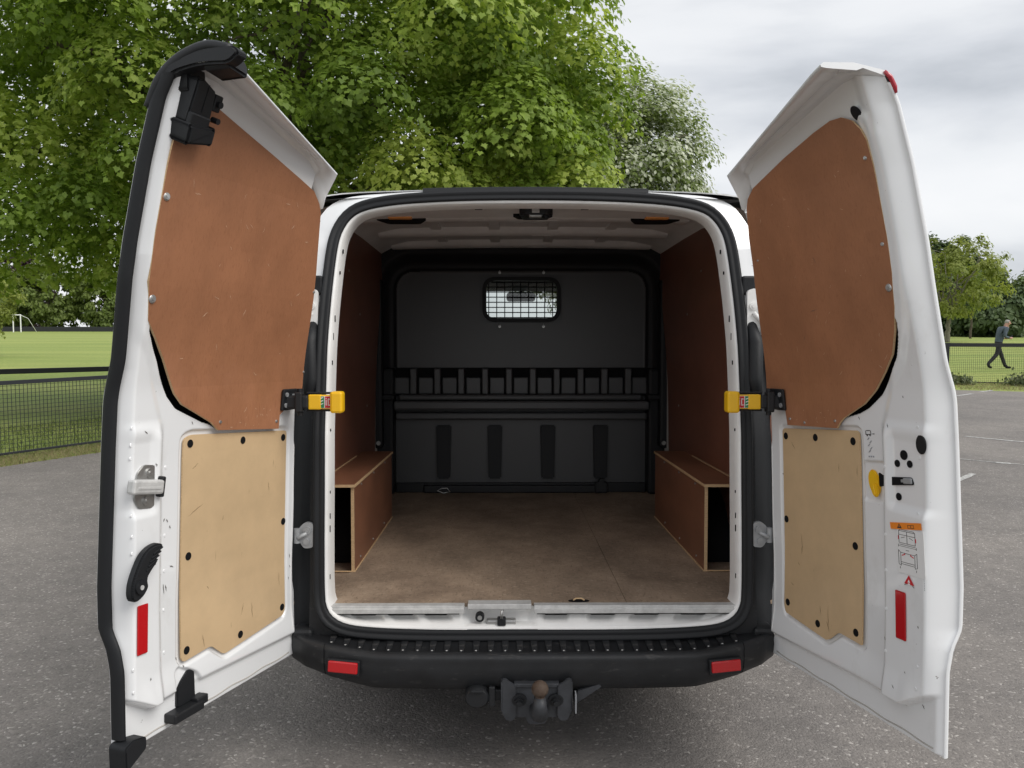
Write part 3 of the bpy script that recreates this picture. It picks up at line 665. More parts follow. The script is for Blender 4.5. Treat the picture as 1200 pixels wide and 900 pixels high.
for sgn in (-1, 1):
    b = MB(); b.box((-.052, -.010, -.019), (.052, .006, .019), .004); o = b.build('reflector', M['red'], bump); o.location = (sgn*.648, -.134, -.166); o.rotation_euler = (-.06, .035*-sgn, .16*sgn)
    b = MB(); b.box((-.058, -.004, -.028), (.058, .010, .0255), .004); q = b.build('reflector_bezel', M['plastic'], bump); q.location = (sgn*.648, -.1335, -.167); q.rotation_euler = (-.06, .035*-sgn, .16*sgn)
    # body corner cladding between the seal and the door hinge
    b = MB(); X0 = .772
    b.grid([[(sgn*x, float(FY(z))+dy, z) for x, dy in ((.768, .012), (.772, .05), (.80, .06), (.83, .065), (.86, .08), (.90, .13), (.945, .25))] for z in np.linspace(-.125, .97, 24)])
    b.build('corner_cladding', M['rubber'], van)
    arc = [(float(a), float(b_)) for a, b_ in LP+NO*.014 if a*sgn > .50 and -.14 < b_ < .96]; arc.sort(key=lambda q: math.atan2(q[1]-.4, q[0]*sgn-.2))
    b = MB(); b.grid([[(a, float(FY(z))+.008, z) for a, z in arc], [(sgn*max(abs(a), min(.79, abs(a)+.10*float(sstep(.1, -.1, z))+.02)), float(FY(z))+.013, z-.05*float(sstep(.0, -.11, z))) for a, z in arc]])
    b.box((min(sgn*.775, sgn*.85), -.035, -.112), (max(sgn*.775, sgn*.85), .05, -.072), .012); b.build('step_corner', M['bumper'], van)
    # hinges
    for z, h in ((.255, .085), (1.02, .20)):
        b = MB(); mt = Matrix.Translation((sgn*.795, float(FY(z))-.004, z))
        pl_ = roundpoly([(-.022, -h*.5), (.012, -h*.55), (.030, -h*.2), (.030, h*.3), (.008, h*.55), (-.022, h*.5)], .012, 4)
        pl_ = [(sgn*px, pz) for px, pz in pl_]
        q = MB(); q.prism(pl_, -.006, .012, axis=1); q.cyl((0, -.012, h*.22), (0, .0, h*.22), .014, n=14); q.cyl((0, -.015, h*.22), (0, .0, h*.22), .007, n=14)
        q.cyl((sgn*.003, -.012, -h*.25), (sgn*.003, .0, -h*.25), .011, n=14); q.cyl((sgn*.035, -.01, -h*.3), (sgn*.035, -.01, h*.3), .011, n=12)
        q.tube([(sgn*.0, -.010, h*.1), (sgn*.018, -.012, -.0), (sgn*.03, -.02, -h*.1)], .008, n=8)
        o = q.build('door_hinge', M['grey'] if z < .5 else M['white_in'], van); o.location = mt.translation
    b = MB(); b.box((sgn*.785-.025, .105, 1.105), (sgn*.785+.025, .135, 1.175), .008); b.build('check_arm_stop', M['rubber'], van)
    b = MB(); b.tube([(sgn*.79, .10, 1.00), (sgn*.80, .07, .93), (sgn*.79, .05, .80), (sgn*.80, .03, .72)], [.02, .03, .03, .015], n=8); b.build('cable_boot', M['rubber'], van)
    b = MB(); b.box((min(sgn*.772, sgn*.86), float(FY(1.215))+.010, 1.2135), (max(sgn*.772, sgn*.86), float(FY(1.215))+.0185, 1.2165)); b.build('pillar_seam', M['print_grey'], van)

# ------------------------------------------------------------------ tow bar
b = MB()
prf = roundpoly([(-.085, -.235), (-.105, -.205), (-.092, -.185), (-.078, -.205), (.085, -.205), (.10, -.185), (.115, -.205), (.118, -.30), (.10, -.345), (.06, -.35), (.05, -.335), (-.05, -.335), (-.06, -.35), (-.10, -.345), (-.115, -.30)], .01, 3)
b.prism(roundpoly(rect(.005, -.275, .14, .115), .015), -.165, -.145, axis=1)
for sgn in (-1, 1):
    b.prism(roundpoly([(sgn*.062+.005, -.212), (sgn*.080+.005, -.200), (sgn*.092+.005, -.186), (sgn*.103+.005, -.190), (sgn*.106+.005, -.300), (sgn*.092+.005, -.338), (sgn*.072+.005, -.342), (sgn*.060+.005, -.325)], .006, 2), -.176, -.164, axis=1, bev=.002)
    b.box((min(sgn*.100, sgn*.106)+.005, -.176, -.30), (max(sgn*.100, sgn*.106)+.005, -.06, -.20), .001)
b.box((-.062, -.17, -.222), (.072, -.14, -.208), .002)
b.box((-.085, -.15, -.30), (.095, .06, -.22), .01); b.prism(roundpoly([(-.03, -.325), (.04, -.325), (.03, -.36), (-.02, -.36)], .01), -.16, -.145, axis=1)
b.prism([(.12, -.30), (.20, -.235), (.195, -.225), (.13, -.25)], -.14, -.06, axis=1)
tow = b.build('tow_bar', M['towgrey'], van)
b = MB(); b.sphere((.012, -.235, -.196), .026, u=24, v=16); b.cyl((.012, -.235, -.245), (.012, -.235, -.21), .018, .014, n=16); tb_ = b.build('tow_ball', M['rust'], tow); tb_.scale = (.95, .95, 1.15); tb_.location = (.0006, -.012, .15*.21)
b = MB(); b.tube([(.012, -.235, -.222), (.012, -.235, -.265), (.012, -.215, -.295), (.012, -.165, -.30)], [.017, .022, .027, .028], n=14); b.build('ball_neck', M['towgrey'], tow)
for x in (-.047, .062):
    b = MB(); b.cyl((x, -.178, -.265), (x, -.164, -.265), .022, n=18); b.cyl((x, -.192, -.265), (x, -.176, -.265), .0145, n=6); b.cyl((x, -.204, -.265), (x, -.19, -.265), .009, n=12, mi=0); b.build('bolt', M['plastic'], tow)
b = MB(); b.cyl((-.172, -.17, -.262), (-.172, -.09, -.262), .037, n=24, bev=.006); b.box((-.19, -.178, -.24), (-.155, -.168, -.228), .003); b.box((-.137, -.165, -.295), (-.118, -.15, -.222), .004); b.box((-.125, -.15, -.28), (-.09, -.13, -.24), .004); b.build('tow_socket', M['plastic'], tow)
b = MB(); b.box((.118, -.192, -.305), (.1215, -.165, -.235)); b.build('rating_label', M['print_grey'], tow)
tow.scale = (1.13, 1.13, .93); tow.location = (-.0007, .0195, -.07*.27-.010+.012)
b = MB(); b.cyl((-.415, .02, -.275), (-.415, .02, -.235), .02); b.tube([(-.43, 0, -.275), (-.415, -.01, -.285), (-.40, 0, -.275)], .006); b.build('towing_eye', M['grey'], van)

# ================================================================== REAR DOORS
# door frame: u from the hinge to the free edge, v up, h towards the load space; O = outer skin, Pn = inner pan
vv_ = np.linspace(-.25, 1.75, 801)
def smooth(a, w):
    k = np.hanning(w); k /= k.sum(); return np.convolve(np.pad(a, w//2, mode='edge'), k, mode='valid')[:len(a)]
O_t = smooth(np.interp(vv_, [-.2, .06, .12, .17, .28, .66, .77, .80, .873, 1.077, 1.18, 1.37, 1.52, 1.58, 1.7], [-.022, -.022, -.034, -.060, -.061, -.037, -.028, -.022, .004, .048, .068, .115, .163, .198, .26]), 15)
P_t = smooth(np.interp(vv_, [-.2, .1, .2, .6, .8, .9, 1.077, 1.18, 1.37, 1.52, 1.7], [0, 0, 0, .015, .030, .050, .095, .115, .160, .210, .28]), 41)
def Of(v): return np.interp(v, vv_, O_t)
def Pf(v): return np.interp(v, vv_, P_t)

def rear_door(side, Wmax, open_deg, brown, gap, tan, crease, label):
    sg = 1 if side == 'L' else -1
    def loc(u, h, v): return (sg*float(u), float(h), float(v))
    def Wf(v): return np.interp(v, [.80, .90, 1.08], [Wmax-.022, Wmax-.016, Wmax]) if side == 'L' else np.full(np.shape(v), Wmax)
    Wd = Wmax
    def u_h(v): return np.interp(v, [-.2, .0, .45, .8, 1.16, 1.30, 1.37, 1.45], [.022, .018, .018, .030, .070, .092, .105, .15])
    def v_r(u): return np.interp(u, [.0, .10, .125, .16, .22, .45, .69, Wd-.05, Wd], [1.30, 1.37, 1.425, 1.463, 1.499, 1.545, 1.592, 1.592, 1.580])
    ns, ntv = 250, 600
    S, T = np.meshgrid(np.linspace(0, 1, ns), np.linspace(0, 1, ntv))
    vb = -.168
    V0 = vb+T*(1.5-vb); Uh = u_h(V0); Wv = Wf(V0); U = Uh+S*(Wv-Uh); V = vb+T*(v_r(U)-vb)
    o = Of(V); p = Pf(V)
    dfree = Wv-U; dh = U-Uh; dbot = V-vb
    # pan relief
    pl = np.zeros_like(U)
    cr_u = np.where(V < .70, crease, np.interp(V, [.70, .80, .92, 1.02, 1.5], [crease, crease+.035, crease+.075, crease+.10, crease+.13]))
    pill = sstep(-.012, .020, U-cr_u)
    up_ = sstep(.72, .66, V)
    rec = sstep(.455, .490, V)*sstep(.70, .655, V)
    pl += pill*(.020*up_+.006*(1-up_))*(1-.55*rec*sstep(0, .03, U-cr_u-.02))
    pl += -.010*sstep(.34, .02, V)*sstep(-.02, .1, crease-U)*.5
    # rebate round the hardboard panel, and the waist bead above it
    dt = sdf(tan, U, V); pl += -.009*sstep(.018, .008, dt)
    # glass aperture behind the upper lining: a deep slot where the lining falls short of it
    # rim round the aperture
    db = sdf(brown, U, V); wv_ = np.interp(V, gap[0], gap[1])
    hole = sstep(.004, -.004, db-wv_)*(wv_ > -.02)*sstep(.40, .43, U)
    pl += .006*sstep(.05, .02, db)*sstep(.75, .85, V)*sstep(.0, .03, U-cr_u+.04)
    if side == 'R':
        dr = sdf(roundpoly([(.512, .468), (.600, .474), (.602, .588), (.512, .580)], .015), U, V); pl += -.007*sstep(.006, -.004, dr)
    else:
        dr = sdf(roundpoly([(.50, -.2), (.60, -.2), (.605, -.012), (.585, -.002), (.52, -.040), (.50, -.07)], .02), U, V); pl += -.012*sstep(.006, -.006, dr)
    Sf = sstep(.004, .034, dfree); Sf = np.where(V > 1.45, np.maximum(Sf, sstep(1.50, 1.58, V)*.0), Sf)
    corner = np.maximum(0, U-(Wd-.12))
    botline = .055+.018*np.minimum(1, U/.5)+.6*corner
    Sb = sstep(botline-.012, botline+.006, dbot-.028); pl = pl+.010*sstep(.10, .0, dbot-.028-botline)*sstep(.02, .10, dfree)
    Sh = sstep(.0, .016, dh)
    # flange under the pan foot
    flange = .012*sstep(0, .006, dbot)*sstep(0, .02, dfree)
    H = o+flange+(p+pl-o-flange)*Sf*Sb*(.25+.75*Sh)
    H = H-.05*hole
    b = MB(); idx = np.arange(ns*ntv).reshape(ntv, ns)
    vs = list(zip((sg*U).ravel().tolist(), H.ravel().tolist(), V.ravel().tolist()))
    a_ = idx[:-1, :-1].ravel(); b_ = idx[:-1, 1:].ravel(); c_ = idx[1:, 1:].ravel(); d_ = idx[1:, :-1].ravel()
    hm = (hole[:-1, :-1] > .5).ravel()  # slot faces go black: shade inside the door put into the colour
    fs = list(zip(a_.tolist(), b_.tolist(), c_.tolist(), d_.tolist()))
    b.v = vs; b.f = fs; b.m = hm.astype(int).tolist(); b.sm = [True]*len(fs)
    # outer skin and the rim that joins it
    To = np.linspace(0, 1, 60)
    rows = []
    for t_ in To:
        v0 = vb+t_*(1.5-vb); uh = float(u_h(v0)); row = []
        for k in range(12):
            u = uh+(Wd-uh)*k/11; v = vb+t_*(float(v_r(u))+.012-vb); row.append(loc(min(u, float(Wf(v))), Of(v)-.012, v))
        rows.append(row)
    b.grid(rows, smooth=True)
    b.grid([[loc(U[i, -1], H[i, -1], V[i, -1]) for i in range(0, ntv, 6)], [loc(U[i, -1]+.003, Of(V[i, -1])-.004, V[i, -1]) for i in range(0, ntv, 6)], [loc(U[i, -1], Of(V[i, -1])-.012, V[i, -1]) for i in range(0, ntv, 6)]])
    b.grid([[loc(U[i, 0], H[i, 0], V[i, 0]) for i in range(0, ntv, 6)], [loc(U[i, 0], Of(V[i, 0])-.012, V[i, 0]) for i in range(0, ntv, 6)]])
    b.grid([[loc(U[0, j], H[0, j], V[0, j]) for j in range(0, ns, 3)], [loc(U[0, j], Of(V[0, j])-.012, V[0, j]) for j in range(0, ns, 3)]])
    # roof lip that overhangs the load space
    us = np.concatenate([np.linspace(.095, .25, 14), np.linspace(.27, Wd-.03, 24), [Wd-.012, Wd]])
    A = [(u, float(np.interp(u, U[-1], H[-1])), float(v_r(u))) for u in us]
    rws = []
    for u, h, v in A:
        k = float(sstep(.06, .30, u)); e_u = u-.0
        vl = 1.475+.165*(u-.1); hl = .228+.215*(u-.1)
        if u > Wd-.05: vl -= .004*(u-Wd+.05)/.05
        c1 = (h+.012, v+.004); pts = []
        m1 = (h+.35*(hl-h), v+.35*(vl-v)+.012*k); m2 = (h+.45*(hl-h), v+.45*(vl-v)+.004*k); m3 = (h+.92*(hl-h), v+.92*(vl-v)-.001)
        top = max(vl, v)
        rws.append([(h, v), c1, m1, m2, m3, (hl, vl), (hl+.003, vl+.005), (hl-.006, vl+.012), (h+.5*(hl-h), .5*(vl+v)+.022), (float(Of(v))-.004, v+.014), (float(Of(v))-.012, v+.012)])
    b.grid([[loc(us[i], h, v) for h, v in rws[i]] for i in range(len(us))])
    # closing fillet at the hinge end and cap at the free end
    e0 = rws[0]; b.add([loc(us[0], h, v) for h, v in e0], [tuple(range(len(e0)))], 0, False)
    e1 = rws[-1]; b.add([loc(us[-1], h, v) for h, v in e1], [tuple(range(len(e1)))], 0, False)
    fil = [(us[0], e0[5][0], e0[5][1]), (us[0]-.004, e0[5][0]-.045, e0[5][1]-.038), (.088, .165, 1.385), (.080, .140, 1.33)]
    inn = [(us[0], e0[0][0], e0[0][1]), (us[0], e0[0][0], e0[0][1]-.005), (us[0], .150, 1.36), (.085, .13, 1.30)]
    b.grid([[loc(*q) for q in fil], [loc(*q) for q in inn]])
    d = b.build('rear_door', [M['white'], M['dark']], van); d['label'] = label
    d.location = (.83*(-1 if side == 'L' else 1), 0, 0); d.rotation_euler = (0, 0, R(-open_deg if side == 'L' else open_deg))
    d['_sg'] = sg
    def Hat(u, v): # pan height at a point
        k = np.argmin((U-u)**2+(V-v)**2); return float(H.flat[k])
    return d, sg, loc, Hat

def panel(name, poly, hf, t_, mats, d, sg, cuts):
    """sheet that follows the pan: outline polygon in (u, v), height function, thickness; its edge gets the second material"""
    bm = bmesh.new(); f = bm.faces.new([bm.verts.new((u, 0, v)) for u, v in poly])
    for c in cuts:
        bmesh.ops.bisect_plane(bm, geom=bm.verts[:]+bm.edges[:]+bm.faces[:], plane_co=(0, 0, c), plane_no=(0, 0, 1))
    bmesh.ops.triangulate(bm, faces=bm.faces[:])
    bot = [(v.co.x, v.co.z) for v in bm.verts]; bm.verts.index_update()
    tris = [[v.index for v in f.verts] for f in bm.faces]; edges = [(e.verts[0].index, e.verts[1].index) for e in bm.edges if len(e.link_faces) == 1]; bm.free()
    n = len(bot); b = MB(); pts = [(sg*u, hf(v)+t_, v) for u, v in bot]+[(sg*u, hf(v), v) for u, v in bot]
    b.add(pts, tris, 0, False); b.add(pts, [tuple(n+i for i in reversed(t)) for t in tris], 0)
    b.add(pts, [(i, j, n+j, n+i) for i, j in edges], 1)
    me = bpy.data.meshes.new(name); me.from_pydata(b.v[:2*n], [], [tuple(t) for t in tris]+[tuple(n+i for i in reversed(t)) for t in tris]+[(i, j, n+j, n+i) for i, j in edges])
    for q in mats: me.materials.append(q)
    me.polygons.foreach_set('material_index', [0]*(2*len(tris))+[1]*len(edges))
    q = bmesh.new(); q.from_mesh(me); bmesh.ops.recalc_face_normals(q, faces=q.faces); q.to_mesh(me); q.free()
    return link(bpy.data.objects.new(name, me), d)
cuts_up = list(np.arange(.68, 1.56, .03)); cuts_lo = list(np.arange(.0, .66, .06))

# --- shapes of the right-hand door (viewed from the load side)
brown_R = [(.118, 1.345), (.126, 1.371), (.145, 1.396), (.19, 1.422), (.385, 1.472), (.542, 1.505), (.620, 1.517), (.665, 1.514), (.700, 1.497), (.722, 1.470), (.734, 1.440), (.735, 1.379), (.736, 1.293), (.737, 1.205), (.735, 1.103), (.722, 1.016), (.705, .955), (.680, .893), (.64, .843), (.592, .790), (.542, .749), (.48, .718), (.446, .700), (.428, .685), (.415, .668), (.158, .656), (.150, .705), (.046, .765), (.046, .79), (.062, .912), (.085, 1.088), (.104, 1.274)]
gap_R = ([.70, .72, .78, .86, .93, .975, .99, 1.0], [-.01, .007, .013, .014, .011, .004, -.005, -.03])
tan_R = roundpoly([(.106, .640), (.497, .668), (.500, .028), (.486, .030), (.393, .034), (.337, -.012), (.112, .010), (.103, .03)], .016, 4)
lab_R = 'rear door on the right with diagrams and orange warning strip on its inner face'
dR, sR, locR, HR = rear_door('R', .80, 104.5, brown_R, gap_R, tan_R, .606, lab_R)
brown_L = [(.120, 1.380), (.165, 1.412), (.252, 1.434), (.42, 1.474), (.587, 1.512), (.678, 1.533), (.725, 1.538), (.765, 1.520), (.785, 1.48), (.792, 1.414), (.793, 1.315), (.795, 1.209), (.793, 1.076), (.773, .980), (.735, .935), (.695, .880), (.637, .784), (.606, .752), (.529, .715), (.482, .692), (.449, .666), (.150, .644), (.148, .690), (.026, .764), (.026, .79), (.044, .984), (.064, 1.172), (.101, 1.354)]
gap_L = ([.675, .695, .75, .84, .90, .95, .965, .98], [-.01, .006, .013, .014, .010, .004, -.005, -.03])
tan_L = roundpoly([(.084, .632), (.548, .661), (.578, .652), (.580, .018), (.570, .006), (.453, .014), (.397, -.032), (.092, -.002), (.080, .016)], .014, 4)
lab_L = 'rear door on the left with black free-edge seal, chrome latch bar and black handle'
dL, sL, locL, HL = rear_door('L', .826, 110, brown_L, gap_L, tan_L, .668, lab_L)

def fit_door(d, sg, loc, H, brown, tan, holes, screws, side):
    panel('plywood_panel', brown, lambda v: float(Pf(v))+.006, .007, [M['brown'], M['ply_edge']], d, sg, cuts_up)
    tp = panel('hardboard_panel', tan, lambda v: float(Pf(v))-.006, .005, [M['tan'], M['ply_edge']], d, sg, cuts_lo)
    for u, v in holes:
        b = MB(); h = float(Pf(v)); c = Vector(loc(u, h-.0012, v))
        b.cyl(c, c+Vector((0, .0012, 0)), .0118, n=20); b.build('fixing_hole', M['dark'], tp)
    for u, v, r in screws:
        b = MB(); h = float(Pf(v))+.013; c = Vector(loc(u, h-.001, v)); b.cyl(c, c+Vector((0, .004, 0)), r, r*.7, n=14)
        if r > .008: b.cyl(c+Vector((0, .003, 0)), c+Vector((0, .0055, 0)), r*.45, n=8)
        b.build('screw', M['steel'], d)
fit_door(dR, sR, locR, HR, brown_R, tan_R, [(.125, .616), (.287, .627), (.469, .634), (.118, .332), (.470, .320), (.124, .048), (.289, .027), (.473, .059)],
         [(.714, 1.40, .006), (.717, 1.18, .006), (.715, 1.068, .012), (.175, .678, .005), (.254, .672, .005), (.409, .690, .005), (.13, 1.20, .004)], 'R')
fit_door(dL, sL, locL, HL, brown_L, tan_L, [(.551, .636), (.315, .622), (.103, .610), (.092, .321), (.550, .309), (.097, .026), (.318, .004), (.558, .036)],
         [(.778, 1.29, .012), (.772, 1.035, .013), (.443, .690, .006), (.165, .670, .006), (.06, 1.10, .005), (.03, .83, .005)], 'L')

def on(b_fn, name, mats, d, u, v, h, tilt=0., rot=0.):
    """build a fitting in its own frame (x along u, y towards the load space, z up) and seat it on the door"""
    b = MB(); b_fn(b); o = b.build(name, mats, d); sg = d['_sg']; o.location = (sg*u, h, v)
    o.rotation_euler = (tilt-math.atan(float(Pf(v+.05)-Pf(v-.05))/.1), -sg*rot, 0); o.scale = (sg, 1, 1); return o

# right door fittings
h = HR
on(lambda b: b.box((-.019, 0, -.066), (.019, .003, .066), .0025), 'reflector', M['red'], dR, .685, .180, HR(.685, .18)+.0015, 0, .03)
def lever(b):
    b.prism(roundpoly([(-.068, -.020), (-.066, .022), (-.045, .010), (.06, .010), (.066, -.010), (-.04, -.014)], .006, 3), 0, .003, axis=1)
on(lever, 'latch_slot', M['dark'], dR, .660, .546, HR(.66, .546)+.0005, 0, .12)
on(lambda b: (b.box((.03, 0, -.008), (.062, .0065, .008), .003), b.box((.020, 0, -.004), (.032, .004, .004), .001)), 'latch_catch', M['grey'], dR, .660, .546, HR(.66, .546)+.001, 0, .12)
for u, v, r in ((.690, .620, .0135), (.664, .594, .010), (.711, .598, .010), (.668, .503, .0105)):
    on(lambda b: b.cyl((0, 0, 0), (0, .0015, 0), r, n=18), 'fixing_hole', M['dark'], dR, u, v, HR(u, v)+.0006)
on(lambda b: b.prism([(.018*math.cos(a), .026*math.sin(a)) for a in np.linspace(0, 6.283, 24, endpoint=False)], 0, .005, axis=1, bev=.0015), 'rubber_plug', M['rubber'], dR, .757, .656, HR(.757, .656), 0, 0)
on(lambda b: b.prism([(.017*math.cos(a), .022*math.sin(a)) for a in np.linspace(0, 6.283, 24, endpoint=False)], 0, .004, axis=1, bev=.0015), 'rubber_plug', M['rubber'], dR, .716, 1.512, HR(.716, 1.512)-.001, -.30)
def ypull(b):
    b.prism([(.023*math.cos(a), .038*math.sin(a)) for a in np.linspace(0, 6.283, 28, endpoint=False)], 0, .008, axis=1, bev=.003)
    b.prism([(.004+.014*math.cos(a), -.022+.020*math.sin(a)) for a in np.linspace(0, 6.283, 24, endpoint=False)], .007, .014, axis=1, bev=.002)
    b.box((.001, .013, -.036), (.007, .017, -.008), .002)
on(ypull, 'release_pull', M['yellow'], dR, .556, .524, HR(.556, .524), 0, .30)
def warn(b):
    b.prism(rect(0, .0, .116, .018), 0, .0008, axis=1, mi=0)                      # orange strip
    b.prism([(-.032, -.006), (-.014, -.006), (-.023, .007)], .0008, .0012, axis=1, mi=1)
    b.prism(rect(-.023, 0, .0025, .006), .0012, .0014, axis=1, mi=0)
    for q in (rect(.020, .002, .020, .0012), rect(.020, -.005, .024, .0012), rect(.009, -.001, .0012, .008), rect(.031, -.001, .0012, .008), rect(.020, -.001, .0012, .008)):
        b.prism(q, .0008, .0012, axis=1, mi=1)
on(warn, 'warning_strip', [M['print_orange'], M['print_black']], dR, .706, .430, HR(.706, .43)+.0022, 0, .17)
def diagrams(b):
    b.prism(rect(.012, -.006, .098, .166), 0, .0006, axis=1, mi=0)
    def bar(x, z, w, hh, mi=1): b.prism(rect(x, z, w, hh), .0006, .0010, axis=1, mi=mi)
    def line(p, q, w=.0016, mi=1):
        p = V2(p); q = V2(q); n = (q-p).normalized(); n = V2((-n.y, n.x))*w/2; b.prism([tuple(p+n), tuple(p-n), tuple(q-n), tuple(q+n)], .0006, .0010, axis=1, mi=mi)
    # closed doors
    for x in (-.030, .000, .030): line((x, .022), (x, .066))
    for z in (.066, .052, .022, .016): line((-.030, z), (.030, z))
    line((-.030, .066), (-.024, .071)); line((.030, .066), (.024, .071)); line((-.024, .071), (.024, .071)); line((-.022, .040), (-.008, .046)); line((.022, .040), (.008, .046))
    line((-.033, .016), (-.033, .006)); line((.033, .016), (.033, .006)); line((-.033, .010), (.033, .010), .0012)
    bar(.032, .040, .003, .014, 2); bar(-.032, .040, .003, .014, 2)
    # open doors with arrows
    for x in (-.026, .026): line((x, -.062), (x, -.014))
    for z in (-.014, -.048, -.055): line((-.026, z), (.026, z))
    line((-.026, -.014), (-.034, -.006)); line((-.034, -.006), (-.034, -.058)); line((-.034, -.058), (-.026, -.062)); line((.026, -.014), (.034, -.006)); line((.034, -.006), (.034, -.058)); line((.034, -.058), (.026, -.062))
    line((-.022, -.024), (-.010, -.018), .0035, 2); line((.022, -.024), (.010, -.018), .0035, 2); line((-.012, -.014), (-.010, -.020), .003, 2); line((.012, -.014), (.010, -.020), .003, 2)
    line((-.030, -.066), (-.030, -.074)); line((.030, -.066), (.030, -.074)); line((-.006, -.002), (.006, -.002))
    # red triangle sign
    z0 = -.125
    b.prism([(-.018, z0), (.018, z0), (0, z0+.033)], .0006, .0011, axis=1, mi=2); b.prism([(-.005, z0+.007), (.005, z0+.007), (0, z0+.018)], .0011, .0014, axis=1, mi=0)
    b.prism(rect(0, z0+.001, .008, .006), .0011, .0014, axis=1, mi=0); line((.010, z0), (.018, z0-.008)); line((-.010, z0), (-.018, z0-.006))
    for k in range(7): bar(.056, -.128+.006*k, .0022, .0034, 3)
on(diagrams, 'warning_label', [M['print_white'], M['print_black'], M['print_red'], M['print_grey']], dR, .712, .366, HR(.714, .338)+.0026, 0, .05).scale = (-1, 1, .74)
def picto(b):
    for q in (rect(-.004, .022, .022, .0018), rect(-.014, .027, .0018, .011), rect(.007, .027, .0018, .011), rect(-.003, .033, .016, .0018), rect(.018, .023, .008, .0022), rect(-.009, .019, .004, .004), rect(.003, .019, .004, .004)): b.prism(q, 0, .0006, axis=1, mi=0)
    for k in range(5): b.prism([(-.012+(k % 2)*.008, .006-k*.009), (-.008+(k % 2)*.008, .006-k*.009), (.000+(k % 2)*.008, .013-k*.009), (-.003+(k % 2)*.008, .013-k*.009)], 0, .0006, axis=1, mi=1)
    for k in range(3): b.prism(rect(-.010+.009*k, -.042, .005, .004), 0, .0006, axis=1, mi=1)
on(picto, 'pictogram_label', [M['print_black'], M['print_grey']], dR, .546, .640, HR(.546, .64)+.0012, 0, .1)
b = MB(); b.tube([locR(.803, float(Of(v))+dh, v+dv) for v, dh, dv in ((1.540, -.008, 0), (1.552, -.011, .003), (1.572, -.009, .006), (1.586, .000, .005))], [.004, .0065, .0065, .004], n=10); b.build('brake_lamp', M['redlamp'], dR)
# free-edge face of the right door: wiring grommet omitted; left door: seal, cap, lock, striker, handle
sl_pts = []
vs_ = np.concatenate([np.linspace(-.118, 1.50, 90), np.linspace(1.515, 1.575, 8)])
prof2 = [(-.012, .010), (-.012, .020), (-.007, .026), (.0, .023), (.005, .014), (.007, .002), (.006, -.010), (.0, -.016)]
b = MB(); rows = []
for v in vs_:
    hb_ = float(Of(v)); k = 1.0
    k = 1.0; u0_ = float(np.interp(v, [.80, .90, 1.08], [.803, .809, .825]))
    rows.append([locL(u0_+du*k, hb_+dh_+.004, v) for du, dh_ in prof2])
b.grid(rows); b.build('door_edge_seal', M['rubber'], dL)
b = MB(); rows = []
path = [(.815, .140, 1.50), (.815, .172, 1.556), (.812, .205, 1.592), (.808, .25, 1.618), (.805, .31, 1.632), (.800, .372, 1.622)]
wd = [.016, .018, .018, .017, .016, .012]
b.tube([locL(u, hh, v) for u, hh, v in spline(path, 26)], list(np.interp(np.linspace(0, 1, 26), np.linspace(0, 1, 6), wd)), n=10)
b.prism(roundpoly([(.15, 1.50), (.215, 1.574), (.30, 1.585), (.385, 1.578), (.415, 1.60), (.400, 1.618), (.30, 1.622), (.20, 1.596), (.155, 1.55)], .030), *sorted((sL*.788, sL*.829)), axis=0, bev=.006)
b.prism(roundpoly([(sL*.745, 1.568), (sL*.815, 1.575), (sL*.818, 1.612), (sL*.775, 1.618), (sL*.745, 1.595)], .010), .30, .38, axis=1, bev=.006)
b.prism(roundpoly([(sL*.735, 1.535), (sL*.800, 1.535), (sL*.805, 1.60), (sL*.74, 1.61)], .012), .18, .25, axis=1, bev=.008)
b.build('corner_cap', M['plastic'], dL)
def lock(b):
    b.prism(roundpoly([(-.062, -.075), (.060, -.075), (.060, .090), (.030, .098), (-.045, .070)], .008), -.01, .055, axis=1, bev=.006)
    b.prism(roundpoly([(-.070, -.125), (.062, -.150), (.068, -.075), (-.066, -.060)], .01), -.03, .085, axis=1, bev=.010)
    b.box((-.040, .05, -.078), (.062, .070, -.030), .006); b.box((-.098, .010, .0), (-.055, .050, .065), .006)
    b.cyl((-.080, .048, .032), (-.080, .060, .032), .013, n=16); b.cyl((-.085, .04, -.03), (-.085, .065, -.03), .012, n=12); b.box((.0, .0545, -.02), (.0025, .057, .085))
lo_ = on(lock, 'upper_lock', M['plastic'], dL, .757, 1.524, float(Pf(1.50))+.008, -.05); lo_.scale = (.66, .8, .66)
def strik(b):
    b.prism(roundpoly([(-.028, -.058), (.020, -.058), (.040, -.035), (.040, .035), (.020, .058), (-.028, .058), (-.040, .045), (-.040, -.045)], .008), 0, .006, axis=1, bev=.0015)
    b.cyl((-.002, .006, .037), (-.002, .010, .037), .013, n=16); b.cyl((-.002, .006, -.037), (-.002, .010, -.037), .013, n=16)
    b.cyl((-.002, .009, .037), (-.002, .013, .037), .006, n=6); b.cyl((-.002, .009, -.037), (-.002, .013, -.037), .006, n=6)
on(strik, 'striker_plate', M['steel'], dL, .728, .540, HL(.735, .54), 0, .14)
def sbar(b):
    b.box((-.042, .004, -.019), (.066, .030, .019), .006); b.box((-.030, .029, -.006), (.050, .0315, .001), .001); b.box((-.052, .004, -.028), (-.038, .024, .028), .004, mi=1)
on(sbar, 'striker_bar', [M['alu'], M['plastic']], dL, .735, .542, HL(.735, .54)+.003, 0, .14)
